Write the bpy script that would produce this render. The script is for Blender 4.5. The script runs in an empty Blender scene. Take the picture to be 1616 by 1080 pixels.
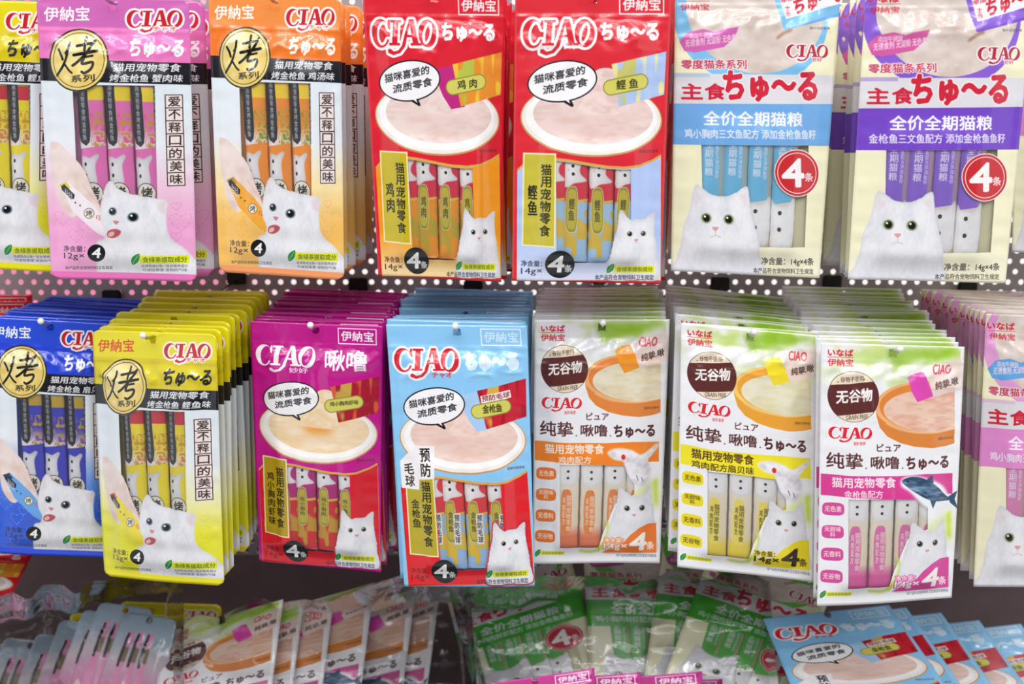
import bpy, bmesh, math, random
import numpy as np
from mathutils import Vector, Matrix, Euler

random.seed(7)
RNG = np.random.RandomState(11)
SC = bpy.context.scene
COL = SC.collection

# ------------------------------------------------------------------ camera, sky, lamps, exposure
FOC = 2020.0                 # focal length in pixels of the 1616 x 1080 frame
PITCH = math.radians(11.0)
cam_d = bpy.data.cameras.new('camera')
cam_d.sensor_width = 36.0
cam_d.lens = FOC / 1616 * 36.0
cam_d.clip_start = 0.02
cam_d.dof.use_dof = True
cam_d.dof.focus_distance = 1.02
cam_d.dof.aperture_fstop = 5.0
cam = bpy.data.objects.new('camera', cam_d)
cam.rotation_euler = (math.pi / 2 - PITCH, 0, 0)
COL.objects.link(cam)
SC.camera = cam

world = bpy.data.worlds.new('shop_light')
SC.world = world
world.use_nodes = True
world.node_tree.nodes['Background'].inputs[0].default_value = (0.93, 0.96, 1.0, 1)
world.node_tree.nodes['Background'].inputs[1].default_value = 0.72

def area(name, loc, target, sx, sy, power, col=(1, 1, 1)):
    d = bpy.data.lights.new(name, 'AREA')
    d.shape = 'RECTANGLE'
    d.size, d.size_y, d.energy, d.color = sx, sy, power, col
    o = bpy.data.objects.new(name, d)
    o.location = loc
    o.rotation_euler = (Vector(target) - Vector(loc)).to_track_quat('-Z', 'Y').to_euler()
    COL.objects.link(o)
    return o

# rows of ceiling tubes over the aisle in front of the shelf, and the lit aisle behind the perforated panel
area('ceiling_tube_light', (-0.4, -0.75, 1.9), (0, 1.0, -0.1), 2.8, 0.07, 25, (1.0, 0.99, 0.97))
area('ceiling_tube_light', (0.4, -0.2, 2.1), (0, 1.0, -0.1), 2.8, 0.07, 15, (1.0, 0.99, 0.97))
area('ceiling_tube_light', (0.3, -2.0, 1.75), (0, 1.0, -0.15), 3.2, 0.09, 24, (0.98, 0.99, 1.0))
area('ceiling_tube_light', (0.3, -2.9, 1.75), (0, 1.0, -0.15), 3.2, 0.09, 20, (0.98, 0.99, 1.0))
area('back_aisle_light', (0.0, 1.60, 0.55), (0, 1.75, -0.3), 2.2, 0.16, 7, (1.0, 0.98, 0.96))
area('back_aisle_light', (0.0, 1.50, -0.75), (0, 1.75, -0.1), 2.2, 0.16, 6, (1.0, 0.98, 0.96))

SC.view_settings.view_transform = 'Standard'
SC.view_settings.look = 'None'
SC.view_settings.gamma = 1.0
SC.view_settings.use_curve_mapping = False
SC.view_settings.exposure = 0.1

# ------------------------------------------------------------------ pixel of the photograph -> point on the plane y = Y
CP, SP = math.cos(PITCH), math.sin(PITCH)
def at(px, py, Y):
    u, v = px - 808.0, py - 540.0
    dy = FOC * CP - v * SP
    dz = -FOC * SP - v * CP
    return Vector((u / dy * Y, Y, dz / dy * Y))

# ------------------------------------------------------------------ objects
def tag(o, label=None, cat=None, group=None, kind=None):
    if label: o['label'] = label
    if cat: o['category'] = cat
    if group: o['group'] = group
    if kind: o['kind'] = kind
    return o

def mesh_obj(name, me, parent=None, loc=None):
    o = bpy.data.objects.new(name, me)
    COL.objects.link(o)
    if parent is not None: o.parent = parent
    if loc is not None: o.location = loc
    return o

def empty(name, loc):
    o = bpy.data.objects.new(name, None)
    o.empty_display_size = 0.02
    COL.objects.link(o)
    o.location = loc
    return o

def mesh_from(name, verts, faces, mats, uvs=None, smooth=True):
    me = bpy.data.meshes.new(name)
    me.from_pydata([tuple(v) for v in verts], [], [tuple(f) for f in faces])
    for m in mats: me.materials.append(m)
    if uvs is not None:
        lay = me.uv_layers.new(name='UVMap')
        idx = np.empty(len(me.loops), dtype=np.int32)
        me.loops.foreach_get('vertex_index', idx)
        lay.data.foreach_set('uv', np.asarray(uvs, dtype=np.float32)[idx].ravel())
    if smooth:
        me.polygons.foreach_set('use_smooth', [True] * len(me.polygons))
    me.update()
    return me

# ------------------------------------------------------------------ print artwork: a small 2-D painter
def hexc(h):
    if not isinstance(h, str): return np.array(h, dtype=np.float32)
    h = h.lstrip('#')
    return np.array([int(h[i:i + 2], 16) / 255 for i in (0, 2, 4)], dtype=np.float32)

def mix(a, b, t): return hexc(a) * (1 - t) + hexc(b) * t

_tc = {}
def text_tris(s, bold):
    k = (s, bold)
    if k not in _tc:
        c = bpy.data.curves.new('t', 'FONT')
        c.body, c.size, c.resolution_u, c.fill_mode, c.offset = s, 100, 2, 'FRONT', bold
        o = bpy.data.objects.new('t', c)
        COL.objects.link(o)
        dg = bpy.context.evaluated_depsgraph_get()
        ev = o.evaluated_get(dg)
        me = ev.to_mesh()
        me.calc_loop_triangles()
        n = len(me.vertices)
        co = np.empty(n * 3, dtype=np.float64)
        me.vertices.foreach_get('co', co)
        co = co.reshape(-1, 3)[:, :2]
        t = np.empty(len(me.loop_triangles) * 3, dtype=np.int32)
        me.loop_triangles.foreach_get('vertices', t)
        tri = co[t].reshape(-1, 3, 2)
        ev.to_mesh_clear()
        bpy.data.objects.remove(o)
        bpy.data.curves.remove(c)
        lo, hi = tri.reshape(-1, 2).min(0), tri.reshape(-1, 2).max(0)
        tri = (tri - lo) / (hi - lo)
        tri[:, :, 1] = 1 - tri[:, :, 1]
        _tc[k] = tri
    return _tc[k]

def homography(src, dst):
    A, b = [], []
    for (x, y), (X, Y) in zip(src, dst):
        A.append([x, y, 1, 0, 0, 0, -X * x, -X * y]); b.append(X)
        A.append([0, 0, 0, x, y, 1, -Y * x, -Y * y]); b.append(Y)
    return np.append(np.linalg.solve(np.array(A, float), np.array(b, float)), 1).reshape(3, 3)

def smooth_pts(pts, n=6):
    p = np.array(pts, float)
    out = []
    N = len(p)
    for i in range(N):
        a, b, c, d = p[i - 1], p[i], p[(i + 1) % N], p[(i + 2) % N]
        for k in range(n):
            t = k / n
            out.append(0.5 * ((2 * b) + (-a + c) * t + (2 * a - 5 * b + 4 * c - d) * t * t + (-a + 3 * b - 3 * c + d) * t ** 3))
    return np.array(out)

def ell_pts(cx, cy, rx, ry, rot=0, n=56, a0=0, a1=360):
    t = np.radians(np.linspace(a0, a1, n, endpoint=(a1 - a0) < 360))
    r = math.radians(rot)
    x, y = rx * np.cos(t), ry * np.sin(t)
    return np.stack([cx + x * math.cos(r) - y * math.sin(r), cy + x * math.sin(r) + y * math.cos(r)], 1)

def vnoise(h, w, cell, seed=0):
    r = np.random.RandomState(seed)
    cx, cy = (cell, cell) if np.isscalar(cell) else cell
    gh, gw = int(h / cy) + 3, int(w / cx) + 3
    g = r.rand(gh, gw).astype(np.float32)
    y, x = np.arange(h) / cy, np.arange(w) / cx
    yi, xi = y.astype(int), x.astype(int)
    fy, fx = y - yi, x - xi
    fy, fx = (fy * fy * (3 - 2 * fy))[:, None], (fx * fx * (3 - 2 * fx))[None, :]
    a = g[yi][:, xi]; b = g[yi][:, xi + 1]; c = g[yi + 1][:, xi]; d = g[yi + 1][:, xi + 1]
    return (a * (1 - fx) + b * fx) * (1 - fy) + (c * (1 - fx) + d * fx) * fy

def boxblur(m, r):
    r = int(round(r))
    if r < 1: return m
    for _ in range(2):
        for ax in (0, 1):
            p = np.pad(m, [(r + 1, r) if a == ax else (0, 0) for a in (0, 1)], mode='edge')
            c = np.cumsum(p, axis=ax, dtype=np.float64)
            n = m.shape[ax]
            hi = np.take(c, np.arange(2 * r + 1, 2 * r + 1 + n), axis=ax)
            lo = np.take(c, np.arange(0, n), axis=ax)
            m = ((hi - lo) / (2 * r + 1)).astype(np.float32)
    return m

def grow(m, r):
    out = m.copy()
    for k in range(12):
        a = k * math.pi / 6
        dx, dy = int(round(r * math.cos(a))), int(round(r * math.sin(a)))
        s = np.zeros_like(m)
        h, w = m.shape
        s[max(0, dy):h + min(0, dy), max(0, dx):w + min(0, dx)] = m[max(0, -dy):h + min(0, -dy), max(0, -dx):w + min(0, -dx)]
        np.maximum(out, s, out=out)
    return out

def growf(m, r):
    i = int(r)
    f = r - i
    a = grow(m, i) if i else m
    return a * (1 - f) + grow(m, i + 1) * f

class Art:
    """A printed film, painted in the pixel frame of a source rectangle (four corners) and stored flat."""
    def __init__(s, quad, w, h, base='#ffffff'):
        s.w, s.h = w, h
        s.k = w / (abs(quad[1][0] - quad[0][0]) + 1e-6)
        s.H = homography(quad, [(0, 0), (w, 0), (w, h), (0, h)])
        s.rgb = np.empty((h, w, 3), np.float32); s.rgb[:] = hexc(base)
        s.a = np.ones((h, w), np.float32)
        s.Z = lambda x, y: (x, y)
    def zoom(s, x0, y0, k):
        s.Z = lambda x, y: (x / k + x0, y / k + y0)
        s.zk = k
        return s
    def tr(s, pts):
        p = np.asarray(pts, float)
        sh = p.shape
        p = p.reshape(-1, 2)
        x, y = s.Z(p[:, 0], p[:, 1])
        q = np.stack([x, y, np.ones_like(x)], 0)
        r = s.H @ q
        return (r[:2] / r[2]).T.reshape(sh)
    def cover(s, polys, pad=0):
        """exact-ish area coverage of closed polygons (list of Nx2 canvas-space arrays, same winding)"""
        E0 = np.concatenate([p for p in polys]); E1 = np.concatenate([np.roll(p, -1, 0) for p in polys])
        x0 = max(0, int(math.floor(E0[:, 0].min())) - 1 - pad); x1 = min(s.w, int(math.ceil(E0[:, 0].max())) + 2 + pad)
        y0 = max(0, int(math.floor(E0[:, 1].min())) - 1 - pad); y1 = min(s.h, int(math.ceil(E0[:, 1].max())) + 2 + pad)
        if x1 <= x0 or y1 <= y0: return None
        SS = 4
        W, Hh = x1 - x0, (y1 - y0) * SS
        a = E0 - (x0, y0); b = E1 - (x0, y0)
        ay, by = a[:, 1] * SS - 0.5, b[:, 1] * SS - 0.5
        sg = np.where(by > ay, 1.0, -1.0)
        lo, hi = np.minimum(ay, by), np.maximum(ay, by)
        k0 = np.clip(np.ceil(lo), 0, Hh).astype(int); k1 = np.clip(np.ceil(hi), 0, Hh).astype(int)
        n = np.maximum(k1 - k0, 0)
        idx = np.repeat(np.arange(len(n)), n)
        if len(idx) == 0: return None
        off = np.arange(len(idx)) - np.repeat(np.cumsum(n) - n, n)
        row = k0[idx] + off
        t = (row - ay[idx]) / (by[idx] - ay[idx])
        x = np.clip(a[idx, 0] + (b[idx, 0] - a[idx, 0]) * t, 0, W - 0.001)
        xi = x.astype(int); f = x - xi
        acc = np.bincount(row * (W + 2) + xi, sg[idx] * (1 - f), Hh * (W + 2)) + np.bincount(row * (W + 2) + xi + 1, sg[idx] * f, Hh * (W + 2))
        acc = np.cumsum(acc.reshape(Hh, W + 2), 1)[:, :W]
        m = np.clip(np.abs(acc), 0, 1).reshape(y1 - y0, SS, W).mean(1).astype(np.float32)
        return m, x0, y0
    def paint(s, mk, col, op=1.0):
        if mk is None: return
        m, x0, y0 = mk
        h, w = m.shape
        sl = (slice(y0, y0 + h), slice(x0, x0 + w))
        if callable(col):
            V, U = np.mgrid[y0:y0 + h, x0:x0 + w]
            col = col(U / s.w, V / s.h)
        else:
            col = hexc(col)
        m = m * op
        s.rgb[sl] = s.rgb[sl] * (1 - m[..., None]) + col * m[..., None]
        s.a[sl] = np.maximum(s.a[sl], m)
    def poly(s, pts, col, op=1, smooth=False, blur=0, cut=None, outline=None):
        p = smooth_pts(pts) if smooth else np.asarray(pts, float)
        pad = int(blur * 2 + (outline[1] if outline else 0) + 2)
        mk = s.cover([s.tr(p)], pad)
        if mk is None: return None
        m, x0, y0 = mk
        if cut is not None: m = m * cut[y0:y0 + m.shape[0], x0:x0 + m.shape[1]]
        if blur: m = boxblur(m, blur)
        if outline: s.paint((grow(m, outline[1]), x0, y0), outline[0])
        s.paint((m, x0, y0), col, op)
        return (m, x0, y0)
    def full(s, mk):
        f = np.zeros((s.h, s.w), np.float32)
        if mk is not None:
            m, x0, y0 = mk
            f[y0:y0 + m.shape[0], x0:x0 + m.shape[1]] = m
        return f
    def ell(s, cx, cy, rx, ry, col, rot=0, **k):
        return s.poly(ell_pts(cx, cy, rx, ry, rot), col, **k)
    def line(s, pts, w, col, closed=False, op=1, blur=0):
        p = s.tr(pts)
        w2 = w * s.k / s.zk / 2
        if closed: p = np.vstack([p, p[:1]])
        polys = []
        for a, b in zip(p[:-1], p[1:]):
            d = b - a; L = np.hypot(*d)
            if L < 1e-6: continue
            n = np.array([-d[1], d[0]]) / L * w2
            polys.append(np.array([a + n, a - n, b - n, b + n]))
        if len(p) < 60:
            for a in p: polys.append(ell_pts(a[0], a[1], w2, w2, 0, 10))
        # same winding for all
        out = []
        for q in polys:
            ar = 0.5 * np.sum(q[:, 0] * np.roll(q[:, 1], -1) - np.roll(q[:, 0], -1) * q[:, 1])
            out.append(q if ar > 0 else q[::-1])
        mk = s.cover(out, int(blur * 2 + 1))
        if mk is None: return
        m, x0, y0 = mk
        if blur: m = boxblur(m, blur)
        s.paint((m, x0, y0), col, op)
    def text(s, t, box, col, rise=0, bold=0, out=None, op=1, slant=0, blur=0):
        """glyphs of t fitted to box (x0,y0,x1,y1); rise lifts the right end; out=(colour, width)"""
        if box[3] - box[1] == 0: return
        tri = text_tris(t, 0)
        x0, y0, x1, y1 = box
        tx, ty = tri[..., 0], tri[..., 1]
        X = x0 + (x1 - x0) * tx + slant * (1 - ty) * (y1 - y0)
        Y = y0 + (y1 - y0) * ty - rise * tx
        p = s.tr(np.stack([X, Y], -1))
        pad = int((out[1] * s.k / s.zk if out else 0) + 3)
        mk = s.cover(list(p), pad)
        if mk is None: return
        m, mx, my = mk
        if bold: m = growf(m, bold * 0.009 * abs(y1 - y0) * s.k / s.zk)
        if blur: m = boxblur(m, blur)
        if out: s.paint((grow(m, out[1] * s.k / s.zk), mx, my), out[0])
        s.paint((m, mx, my), col, op)
    def vtext(s, t, x, y0, y1, w, col, bold=1.5, dx=0, **k):
        n = len(t)
        st = (y1 - y0) / n
        for i, ch in enumerate(t):
            xx = x + dx * (i / max(1, n - 1))
            s.text(ch, (xx - w / 2, y0 + st * i + st * 0.06, xx + w / 2, y0 + st * (i + 1) - st * 0.06), col, bold=bold, **k)
    def cover_set(s, polys, pad):
        """union of polygons via max of coverages on one window"""
        q = [s.tr(p) for p in polys]
        al = np.concatenate(q)
        frame = np.array([[al[:, 0].min(), al[:, 1].min()], [al[:, 0].max(), al[:, 1].max()]])
        x0 = max(0, int(frame[0, 0]) - pad - 1); y0 = max(0, int(frame[0, 1]) - pad - 1)
        x1 = min(s.w, int(frame[1, 0]) + pad + 2); y1 = min(s.h, int(frame[1, 1]) + pad + 2)
        if x1 <= x0 or y1 <= y0: return None
        m = np.zeros((y1 - y0, x1 - x0), np.float32)
        def put(p, sub=False):
            mk = s.cover([p])
            if mk is None: return
            c, cx, cy = mk
            sl = (slice(cy - y0, cy - y0 + c.shape[0]), slice(cx - x0, cx - x0 + c.shape[1]))
            m[sl] = m[sl] * (1 - c) if sub else np.maximum(m[sl], c)
        return m, x0, y0, put
    def logo(s, box, col, out=None, fill_op=1.0, out_only=False):
        """the four heavy serif capitals with the swash under the third"""
        x0, y0, x1, y1 = box
        def L(pts):
            p = np.asarray(pts, float)
            return np.stack([x0 + p[:, 0] / 100 * (x1 - x0), y0 + p[:, 1] / 44 * (y1 - y0)], 1)
        O1, O2 = ell_pts(86, 17, 14, 17, 0), ell_pts(86, 17, 7, 14, 18)
        C1, C2 = ell_pts(14, 17.5, 14, 17.5, 0), ell_pts(17, 17.5, 9, 14.8, 10)
        add = [[(34, 1.5), (42, 1.5), (39, 31), (31, 31)], [(29.5, 1), (46, 1), (46, 4), (29.5, 4)], [(26.5, 29), (43, 29), (43, 32), (26.5, 32)],
               [(58, 0), (65, 0), (72.5, 31), (63.5, 31)], [(59.5, 29), (77, 29), (77, 32), (59.5, 32)],
               [(58, 0), (61, 0), (51, 33), (43, 41), (32, 44), (24, 41), (24, 37), (28, 36), (33, 39.5), (40, 38), (46, 32)],
               [(53, 19), (68, 19), (68.5, 22), (52, 22)]]
        pad = int((out[1] if out else 0) * s.k / s.zk + 3)
        allp = [L(O1), L(C1)] + [L(a) for a in add]
        r = s.cover_set(allp, pad)
        if r is None: return
        m, mx, my, put = r
        put(s.tr(L(C1))); put(s.tr(L(C2)), True); put(s.tr(L([(19, 12), (32, 10), (32, 25), (20, 24.5)])), True)
        put(s.tr(L([(26, 1), (28.5, 1), (28.5, 12.5), (26.5, 12.5), (24, 7)])))
        put(s.tr(L(O1))); put(s.tr(L(O2)), True)
        for a in add: put(s.tr(L(a)))
        if out: s.paint((grow(m, out[1] * s.k / s.zk), mx, my), out[0])
        if not out_only: s.paint((m, mx, my), col, fill_op)
    def swirl(s, mk, c1, c2, cell=(60, 22), seed=1, amp=1.0):
        """creamy streaks inside a mask"""
        if mk is None: return
        m, x0, y0 = mk
        h, w = m.shape
        n = vnoise(h, w, cell, seed) * 0.6 + vnoise(h, w, (cell[0] * .4, cell[1] * .4), seed + 1) * 0.4
        t = np.clip((n - 0.35) * 2.2, 0, 1)[..., None] * amp
        s.paint((m, x0, y0), lambda U, V: hexc(c1) * (1 - t) + hexc(c2) * t)
    def window(s, pts, smooth=False, haze=0.0):
        mk = s.cover([s.tr(smooth_pts(pts) if smooth else pts)])
        if mk is None: return
        m, x0, y0 = mk
        sl = (slice(y0, y0 + m.shape[0]), slice(x0, x0 + m.shape[1]))
        s.a[sl] = s.a[sl] * (1 - m) + haze * m
        s.rgb[sl] = s.rgb[sl] * (1 - m[..., None]) + 0.9 * m[..., None]
    def fur(s, pts, col='#ECEBEF', shade='#C9CBD6', inner='#E6C9CC', blur=1.2, rim=None):
        """a white cat's outline with soft, slightly ragged edge and printed fur shading"""
        p = smooth_pts(pts, 8)
        r = np.random.RandomState(5)
        p = p + r.randn(*p.shape) * 0.35 * s.zk
        mk = s.cover([s.tr(p)], 8)
        m, x0, y0 = mk
        m = boxblur(m, blur)
        if rim: s.paint((grow(m, rim[1]), x0, y0), rim[0])
        h, w = m.shape
        n = vnoise(h, w, (9, 16), 3) * .5 + vnoise(h, w, (40, 50), 8) * .8 + vnoise(h, w, (3, 7), 4) * .25
        t = np.clip((n - 0.45) * 0.55, 0, 1)[..., None]
        edge = (1 - boxblur(m, 12))[..., None]
        s.paint((m, x0, y0), lambda U, V: (hexc(col) * (1 - t) + hexc(shade) * t) * (1 - .12 * edge))
        return (m, x0, y0)
    def eye(s, x, y, r, iris='#4A5A52', ry=None):
        ry = ry or r
        s.ell(x, y, r * 1.25, ry * 1.2, '#8A8A86', op=.45, blur=1)
        s.ell(x, y, r, ry, iris)
        s.ell(x, y, r * .72, ry * .78, '#0C0D12')
        s.ell(x - r * .3, y - ry * .35, r * .24, ry * .24, '#F4F8FA')
    def image(s, name):
        im = bpy.data.images.new(name, s.w, s.h, alpha=True)
        im.alpha_mode = 'CHANNEL_PACKED'
        px = np.empty((s.h, s.w, 4), np.float32)
        px[..., :3] = np.clip(s.rgb, 0, 1)[::-1]
        px[..., 3] = np.clip(s.a, 0, 1)[::-1]
        im.pixels.foreach_set(px.ravel())
        im.update()
        im.pack()
        return im

def vgrad(*stops):
    ys = [a for a, _ in stops]; cs = np.array([hexc(c) for _, c in stops])
    def f(U, V):
        return np.stack([np.interp(V, ys, cs[:, i]) for i in range(3)], -1)
    return f
# ------------------------------------------------------------------ the four printed pouch families
QA = [(57, -6), (298, -2), (311, 445), (83, 439)]
QB = [(813, -14), (1060, -14), (1043, 449), (808, 443)]
QC = [(1367, -22), (1634, -26), (1586, 447), (1338, 441)]
QD = [(844, 505), (1057, 504), (1041, 889), (840, 889)]

def leaf_strip(c, lx, ly, ls, box, txt='含绿茶提取成分', col='#3C5A1C', strip='#E6E81E'):
    c.poly([(box[0], box[1]), (box[2], box[1]), (box[2], box[3]), (box[0], box[3])], strip)
    c.text(txt, (box[0] + (box[2] - box[0]) * .06, box[1] + (box[3] - box[1]) * .16, box[2] - (box[2] - box[0]) * .04, box[3] - (box[3] - box[1]) * .14), col, bold=1)
    c.poly([(lx - ls * .9, ly + ls * 1.3), (lx - ls * 1.0, ly), (lx - ls * .3, ly - ls * .9), (lx + ls * 1.0, ly - ls * 1.4), (lx + ls * .9, ly + .1 * ls), (lx + ls * .1, ly + ls)], '#1F8A3A', smooth=True)
    c.line([(lx - ls * .7, ly + ls), (lx, ly), (lx + ls * .7, ly - ls)], ls * .16, '#8ED08A')

def art_roast(P):
    c = Art(QA, 530, 980, '#ffffff')
    c.zoom(0, 0, 2.347)
    hd, hd2 = P['head'], P.get('head2', P['head'])
    c.poly([(80, -60), (760, -60), (780, 300), (80, 300)], vgrad((0, hd2), (.10, hd2), (.105, hd), (.24, hd)))
    c.zoom(60, 130, 3.377)
    c.poly([(-40, -20), (900, 10), (920, 1200), (-40, 1200)], vgrad((.30, '#DDE6EC'), (.5, '#E4E8EE'), (.66, P['low1']), (.80, P['low2']), (1, P['low2'])))
    c.zoom(0, 0, 2.347)
    c.poly([(60, 214), (760, 238), (760, 318), (60, 298)], '#16171F')
    # window over the four sticks
    c.zoom(60, 130, 3.377)
    c.window([(195, 15), (634, 20), (648, 640), (560, 640), (330, 690), (215, 420)], haze=.04)
    # hearts
    for hx, hy, hs in [(140, 720, 46), (215, 810, 40), (765, 740, 55), (255, 760, 30), (742, 820, 26), (742, 660, 24), (200, 960, 30)]:
        t = np.linspace(0, 2 * math.pi, 34)
        X = hx + hs * 1.0 * np.sin(t) ** 3
        Y = hy - hs * (0.8 * np.cos(t) - .32 * np.cos(2 * t) - .12 * np.cos(3 * t))
        for i in range(0, 33, 2):
            c.line([(X[i], Y[i]), (X[i + 1], Y[i + 1])], 2.4, P['heart'], op=.8)
    # hand
    mk = c.poly([(70, 330), (108, 326), (150, 355), (205, 405), (262, 470), (300, 560), (338, 640), (352, 700), (325, 735), (285, 722), (235, 700), (195, 716), (160, 700), (118, 640), (100, 560), (78, 450)], '#E6CFC8', smooth=True, blur=1)
    c.swirl(mk, '#EAD8D2', '#DDBFB6', (50, 60), 3, .8)
    for a, b in [((190, 560), (300, 640)), ((150, 600), (215, 690)), ((250, 540), (330, 640))]:
        c.line([a, b], 5, '#C9A094', op=.5, blur=2)
    # held stick with cap label
    c.poly([(120, 548), (165, 528), (300, 640), (432, 790), (395, 835), (330, 800), (200, 690)], P['held'], smooth=False)
    c.poly([(118, 548), (160, 530), (185, 560), (150, 590)], P['held2'])
    c.poly([(130, 555), (148, 543), (208, 598), (205, 620), (188, 622), (134, 574)], '#23232B')
    c.text('烤金枪鱼', (150, 560, 196, 612), '#D8D8D8', rise=-30, bold=0)
    for x, y in [(212, 640), (237, 655)]: c.ell(x, y, 4, 5, '#30303A')
    c.ell(287, 695, 27, 26, '#F3ECDC'); c.line(ell_pts(287, 695, 27, 26, n=30), 3, '#4A443C', closed=True)
    c.text('烤', (270, 678, 304, 712), '#3A342E', bold=1)
    c.logo((325, 705, 378, 732), '#D8324A')
    # cat
    mk = c.fur([(385, 530), (362, 590), (348, 655), (345, 720), (372, 790), (360, 830), (322, 850), (318, 940), (345, 1040), (600, 1050), (850, 1050), (862, 980), (800, 900), (735, 850), (700, 790), (696, 700), (698, 632), (640, 618), (560, 604), (500, 592), (440, 566), (415, 535)], inner='#E6C9CC')
    c.poly([(640, 640), (690, 640), (690, 700), (655, 690)], '#DDBFC6', op=.5, blur=4)
    c.poly([(385, 560), (375, 620), (400, 600)], '#E2C8CE', op=.5, blur=3)
    c.eye(410, 686, 20, '#4E6670'); c.eye(518, 716, 27, '#4E6670', 23)
    c.poly([(412, 735), (445, 738), (428, 756)], '#D4808E', smooth=True)
    c.poly([(388, 788), (425, 778), (455, 790), (440, 815), (405, 828), (380, 815)], '#B8505C', smooth=True, blur=1)
    c.ell(402, 806, 18, 12, '#E8B7AE', rot=-30)
    # vertical slogan in boxes
    bx0, bx1, y0, y1, dx = 686, 770, 70, 552, 15
    for i in range(7):
        ya, yb = y0 + (y1 - y0) * i / 7, y0 + (y1 - y0) * (i + 1) / 7
        d0, d1 = dx * i / 7, dx * (i + 1) / 7
        c.poly([(bx0 + d0, ya), (bx1 + d0, ya), (bx1 + d1, yb), (bx0 + d1, yb)], '#EFDFDC')
        c.line([(bx0 + d0, ya), (bx1 + d0, ya), (bx1 + d1, yb), (bx0 + d1, yb)], 5, '#3A2A28', closed=True)
        c.text('爱不释口的美味'[i], (bx0 + d0 + 14, ya + 9, bx1 + d0 - 12, yb - 8), '#2C1E1C', bold=1.5)
    # bottom texts
    c.text('净含量：', (143, 868, 262, 900), '#3A2E38', bold=1)
    c.text('12g×', (145, 906, 257, 946), '#3A2E38', bold=.5)
    c.ell(321, 907, 47, 46, '#141418')
    c.text('4', (296, 880, 340, 932), '#F6F6F6', bold=4, slant=.12)
    c.text('本产品符合宠物饲料卫生规定', (150, 978, 400, 996), '#4A4048', bold=1)
    leaf_strip(c, 525, 942, 22, (548, 922, 806, 964))
    c.text('含绿茶成分有一定的营养成分', (552, 970, 800, 986), '#5A5A60', bold=1)
    c.text('可减轻便便 宠物的气味', (555, 992, 796, 1008), '#5A5A60', bold=1)
    c.zoom(0, 0, 2.347)
    c.poly([(160, 1002), (760, 1018), (760, 1080), (160, 1070)], P['strip'])
    # badge and top writing
    c.ell(297, 224, 113, 117, '#2A2518')
    c.ell(297, 224, 107, 111, '#E9D286')
    c.swirl(c.cover([c.tr(ell_pts(297, 224, 104, 108))]), '#E5C86E', '#F3E6AE', (70, 50), 5)
    c.line(ell_pts(297, 224, 97, 101), 3, '#5A4A20', closed=True)
    # brushed character drawn as strokes of varying width
    K = '#14120F'
    for pts, w in [([(222, 185), (232, 205), (238, 222)], 9), ([(262, 160), (256, 200), (240, 245), (216, 282)], 9), ([(243, 236), (262, 262), (274, 272)], 8), ([(262, 182), (250, 200)], 7),
                   ([(290, 172), (352, 160)], 10), ([(322, 140), (320, 188)], 10), ([(280, 206), (366, 190)], 11), ([(356, 152), (334, 190), (296, 230), (276, 245)], 10),
                   ([(316, 214), (350, 208)], 8), ([(318, 214), (312, 238), (350, 232), (346, 256), (324, 272), (312, 268)], 10)]:
        c.line(smooth_open(pts), w, K)
    c.text('系列', (272, 282, 360, 308), K, bold=2, rise=6)
    tc = P.get('top', '#FFFFFF')
    c.text('伊納宝', (163, 27, 330, 80), tc, bold=1.5, rise=3, out=P.get('topo'))
    c.logo((468, 38, 676, 122), '#C8202E', out=('#FBF4F2', 8))
    c.text('チャオ', (566, 100, 652, 118), '#C8202E', bold=1, out=('#FBF4F2', 4))
    c.text('ちゅ～る', (482, 146, 676, 212), P.get('churu', '#FDFDFD'), bold=4, rise=-2, slant=.1)
    c.text('猫用宠物零食', (426, 236, 668, 266), '#F2F2F4', bold=2, slant=.15, rise=-2)
    c.text('烤金枪鱼 ' + P['flav'], (414, 276, 676, 305), '#F2F2F4', bold=2, slant=.15, rise=-2)
    return c

def smooth_open(pts, n=5):
    p = np.array([pts[0]] + list(pts) + [pts[-1]], float)
    out = []
    for i in range(1, len(p) - 2):
        a, b, c_, d = p[i - 1], p[i], p[i + 1], p[i + 2]
        for k in range(n):
            t = k / n
            out.append(0.5 * ((2 * b) + (-a + c_) * t + (2 * a - 5 * b + 4 * c_ - d) * t * t + (-a + 3 * b - 3 * c_ + d) * t ** 3))
    out.append(p[-2])
    return np.array(out)

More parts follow.
